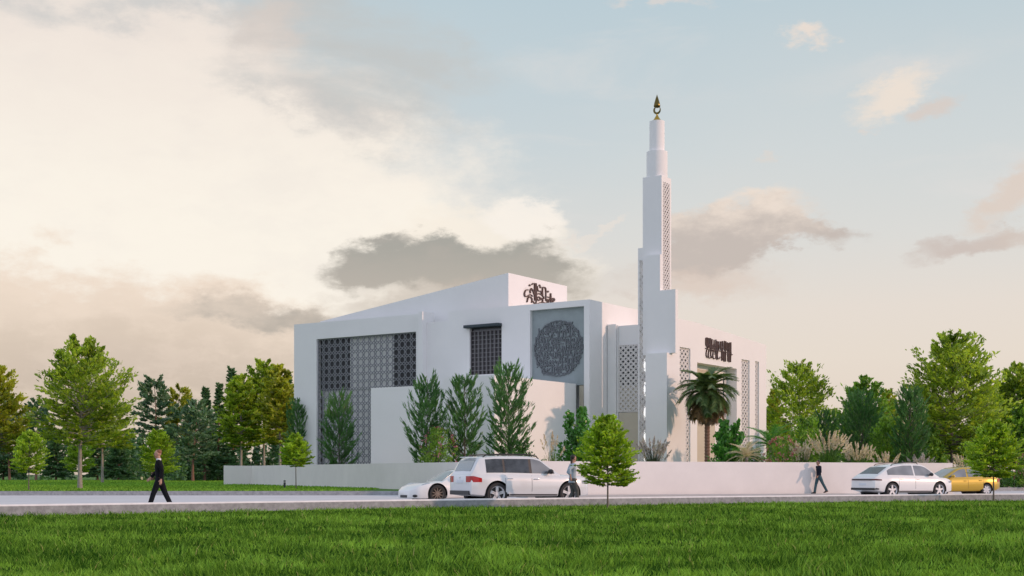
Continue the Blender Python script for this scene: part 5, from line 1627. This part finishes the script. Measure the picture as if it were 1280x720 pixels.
def person(label, loc, heading, H, feet, hands, lean, cloth, hair, mats, head_turn=0.0, female=False):
    """local axes: +x ahead, +y left. feet: (x, lift) left, right. hands: offsets from the shoulder, left, right"""
    root = empty('person', loc, heading); tag(root, label, 'person')
    k = H/1.80
    skin = mats['skin']
    V = Vector
    hip = V((0,0,0.93)); ch = V((lean*0.35,0,1.28)); neck = V((lean*0.55,0,1.50)); head = V((lean*0.7+0.02,0,1.665))
    shw = 0.185 if not female else 0.165
    sh = [V((lean*0.5, s*shw, 1.445)) for s in (1,-1)]
    hp = [V((0, s*0.09, 0.92)) for s in (1,-1)]
    J = {}
    for i in (0,1):
        fx, lift = feet[i]
        an = V((fx, (1,-1)[i]*0.085, 0.085+lift)); kn, an = limb(hp[i], an, 0.43, 0.43, (1,0,0.05)); J[i] = (hp[i], kn, an)
    A = {}
    for i in (0,1):
        wr = sh[i]+V(hands[i]); el, wr = limb(sh[i], wr, 0.285, 0.255, (-1,(1,-1)[i]*0.25,0)); A[i] = (sh[i], el, wr)
    S = Matrix.Scale(k, 4)
    b = MB()
    b.capsule([hip+V((0,0,-0.06)), hip+V((0,0,0.06)), ch+V((0,0,-0.10)), ch+V((0,0,0.06)), neck+V((0,0,-0.05))], [0.125,0.125,0.125,0.15,0.08], 14, [(0.78,1.25),(0.75,1.2),(0.75,1.1),(0.72,1.15),(0.8,1.2)], (1,0,0))
    b.capsule([neck+V((0,0,-0.05)), neck+V((0.005,0,0.06)), head+V((-0.005,0,-0.05))], [0.062,0.055,0.055], 12)
    # head: skull, jaw, nose, brow, ears
    hr = Matrix.Rotation(head_turn, 3, 'Z')
    def hp_(x, y, z): return head+hr@V((x,y,z))
    b.sphere(head+V((0,0,0.035)), 1.0, (0.098,0.078,0.098), 18, 12)
    b.capsule([hp_(0.02,0,-0.005), hp_(0.047,0,-0.078)], [0.068,0.043], 12)
    b.capsule([hp_(0.088,0,0.03), hp_(0.112,0,-0.018)], [0.010,0.0145], 8)
    b.capsule([hp_(0.080,0.035,0.036), hp_(0.080,-0.035,0.036)], [0.014,0.014], 8)
    b.capsule([hp_(0.083,0.018,-0.050), hp_(0.083,-0.018,-0.050)], [0.011,0.011], 8)
    for s in (1,-1): b.capsule([hp_(-0.005,s*0.080,0.022), hp_(0.0,s*0.079,-0.016)], [0.017,0.012], 8)
    for i in (0,1):
        a, e, w_ = A[i]; s = (1,-1)[i]
        b.capsule([V((lean*0.5, s*0.05, 1.44)), a, a.lerp(e,0.5), e, e.lerp(w_,0.4), w_], [0.07,0.062,0.052,0.042,0.040,0.027], 12)
        hand(b, w_+ (w_-e).normalized()*0.012, w_-e, (0.35,-s,0), 1.0, 0.55)
        h_, kn, an = J[i]
        b.capsule([h_+V((0,0,0.02)), h_.lerp(kn,0.45), kn, kn.lerp(an,0.35), an], [0.095,0.082,0.058,0.056,0.040], 12)
        toe = 0.17 if feet[i][1] < 0.03 else 0.15
        dz = -feet[i][1]*0.55 if feet[i][1] > 0.03 else 0
        b.capsule([an+V((-0.03,0,-0.04)), an+V((0.08,0,-0.055+dz)), an+V((toe,0,-0.065+dz*1.3))], [0.042,0.040,0.028], 10, (1,1))
    b.xform(S)
    remesh(b, 'body', skin, root, 0.0085, 1)
    # eyes
    for s in (1,-1):
        e = MB(); e.sphere(hp_(0.082, s*0.030, 0.018), 0.0125, (1,1,1), 10, 8); e.xform(S); e.build('eye', mats['eye'], root, 60)
    # clothes
    t = MB(); hem = cloth['hem']; fl = cloth.get('flare', 0.0)
    t.tube([V((0,0,hem)), V((0,0,hem+0.02)), hip+V((0,0,0.05)), ch+V((0,0,-0.10)), ch+V((0,0,0.05)), neck+V((0,0,-0.075)), neck+V((-0.01,0,-0.015))], [0.150+fl,0.152+fl,0.146,0.145,0.170,0.115,0.072], 18, [(0.85,1.22),(0.85,1.22),(0.80,1.18),(0.80,1.10),(0.76,1.14),(0.85,1.35),(0.95,1.0)], True, (1,0,0))
    for i in (0,1):
        a, e, w_ = A[i]; s = (1,-1)[i]; en = cloth.get('sleeve', 0.97)
        t.capsule([V((lean*0.5, s*0.06, 1.44)), a+V((0,0,0.004)), a.lerp(e,0.5)], [0.078,0.074,0.066], 12)
        t.tube([a, a.lerp(e,0.5), e, e.lerp(w_,0.5), e.lerp(w_,en)], [0.074,0.066,0.058,0.052,0.046], 12)
    t.xform(S); remesh(t, cloth['top_name'], mats['top'], root, 0.011, 2)
    if cloth.get('shirt'):
        c = MB(); c.capsule([neck+V((0.045,0,-0.10)), neck+V((0.050,0,-0.03))], [0.045,0.030], 10, (0.6,1.0), (1,0,0)); c.lathe([(0.066,1.488),(0.071,1.50),(0.066,1.545),(0.060,1.548)], 18, (neck.x+0.002,0,0)); c.xform(S); remesh(c, 'shirt', mats['shirt'], root, 0.008, 1)
    l = MB()
    l.capsule([hip+V((0,0,-0.05)), hip+V((0,0,0.07))], [0.132,0.128], 14, (0.80,1.22), (1,0,0))
    for i in (0,1):
        h_, kn, an = J[i]; w0 = cloth.get('leg', 1.0)
        l.capsule([h_+V((0,0,0.0)), h_.lerp(kn,0.45)], [0.108,0.096], 12)
        l.tube([h_, h_.lerp(kn,0.45), kn, kn.lerp(an,0.5), an+V((0,0,-0.02))], [0.106,0.096*w0,0.076*w0,0.072*w0,0.068*w0], 14)
    l.xform(S); remesh(l, 'trousers', mats['legs'], root, 0.011, 2)
    for i in (0,1):
        h_, kn, an = J[i]; f = MB(); dz = -feet[i][1]*0.55 if feet[i][1] > 0.03 else 0; toe = 0.185 if dz == 0 else 0.165
        f.capsule([an+V((-0.035,0,-0.035)), an+V((0.03,0,-0.03)), an+V((0.10,0,-0.050+dz)), an+V((toe,0,-0.060+dz*1.3))], [0.050,0.056,0.046,0.030], 12); f.capsule([an+V((0,0,0.02)), an+V((0.0,0,-0.03))], [0.052,0.052], 10)
        f.xform(S); remesh(f, 'shoe', mats['shoe'], root, 0.010, 1)
    if hair:
        g = MB()
        for (x, y, z, r, sx_, sy_, sz_) in hair: g.sphere(hp_(x,y,z), r, (sx_,sy_,sz_), 14, 10)
        g.xform(S); remesh(g, 'hair', mats['hair'], root, 0.010, 1)
    return root
M_SKIN = simple('skin_warm', (0.42,0.235,0.165,1), 0.55)
M_SKINB = simple('skin_tan', (0.32,0.17,0.115,1), 0.55)
M_EYE = simple('eye', (0.03,0.02,0.018,1), 0.2)
M_SUIT = simple('suit_black', (0.006,0.007,0.009,1), 0.85, spec=0.15, noise=(20,0.3))
M_SUITL = simple('suit_trousers', (0.007,0.008,0.011,1), 0.85, spec=0.15, noise=(20,0.3))
M_SHOE = simple('shoe_leather', (0.012,0.010,0.010,1), 0.4)
M_SHIRT = simple('shirt_white', (0.75,0.76,0.78,1), 0.8)
M_HAIRG = simple('hair_ginger', (0.20,0.085,0.045,1), 0.7, noise=(40,0.4))
M_HAIRD = simple('hair_dark', (0.018,0.013,0.011,1), 0.6, noise=(40,0.4))
M_JACK = simple('jacket_navy', (0.012,0.016,0.026,1), 0.85, spec=0.15, noise=(20,0.3))
M_JEAN = simple('jeans_teal', (0.035,0.085,0.105,1), 0.85, noise=(14,0.35))
M_PALE = simple('shirt_pale_blue', (0.34,0.42,0.48,1), 0.85, noise=(9,0.12))
M_GREYT = simple('trousers_grey', (0.075,0.080,0.075,1), 0.85, noise=(14,0.3))

hd = heading_at(-8)+PI
x0_ = W(199.5, 38.6)
person('man in a dark suit and white shirt walking left along the street', (x0_, 38.6, RZ), PI+0.12, 1.80, [(0.30,0.0),(-0.34,0.045)], [(-0.10,0.09,-0.50),(0.26,-0.06,-0.45)], 0.04,
       dict(hem=0.80, top_name='jacket', shirt=True, sleeve=0.98), [(-0.032,0,0.072,1,0.082,0.080,0.075),(0.052,0,-0.066,1,0.045,0.054,0.034)], dict(skin=M_SKIN, eye=M_EYE, top=M_SUIT, legs=M_SUITL, shoe=M_SHOE, shirt=M_SHIRT, hair=M_HAIRG))
person('woman with tied dark hair in a pale blue shirt walking past the boxy estate', (W(715.5,44.7), 44.7, RZ), heading_at(2)-0.25, 1.74, [(-0.16,0.03),(0.15,0.0)], [(0.10,0.08,-0.42),(-0.20,-0.17,-0.40)], 0.03,
       dict(hem=0.83, top_name='shirt', sleeve=0.72, flare=0.012, leg=1.0), [(-0.022,0,0.055,1,0.096,0.086,0.092),(-0.085,0,-0.02,1,0.038,0.040,0.075),(-0.098,0,-0.10,1,0.026,0.03,0.07)], dict(skin=M_SKIN, eye=M_EYE, top=M_PALE, legs=M_GREYT, shoe=M_SHOE, hair=M_HAIRD), 0.2, True)
person('dark-haired man in a navy jacket and teal jeans walking left beside the wall', (W(1023.5,66.6), 66.6, 0.03), PI+0.25, 1.68, [(-0.44,0.06),(0.20,0.0)], [(0.16,0.08,-0.48),(-0.06,-0.09,-0.50)], 0.03,
       dict(hem=0.86, top_name='jacket', sleeve=0.97), [(-0.022,0,0.060,1,0.096,0.086,0.090),(-0.05,0,-0.01,1,0.055,0.075,0.06),(0.050,0,-0.066,1,0.043,0.05,0.03)], dict(skin=M_SKINB, eye=M_EYE, top=M_JACK, legs=M_JEAN, shoe=M_SHOE, hair=M_HAIRD))
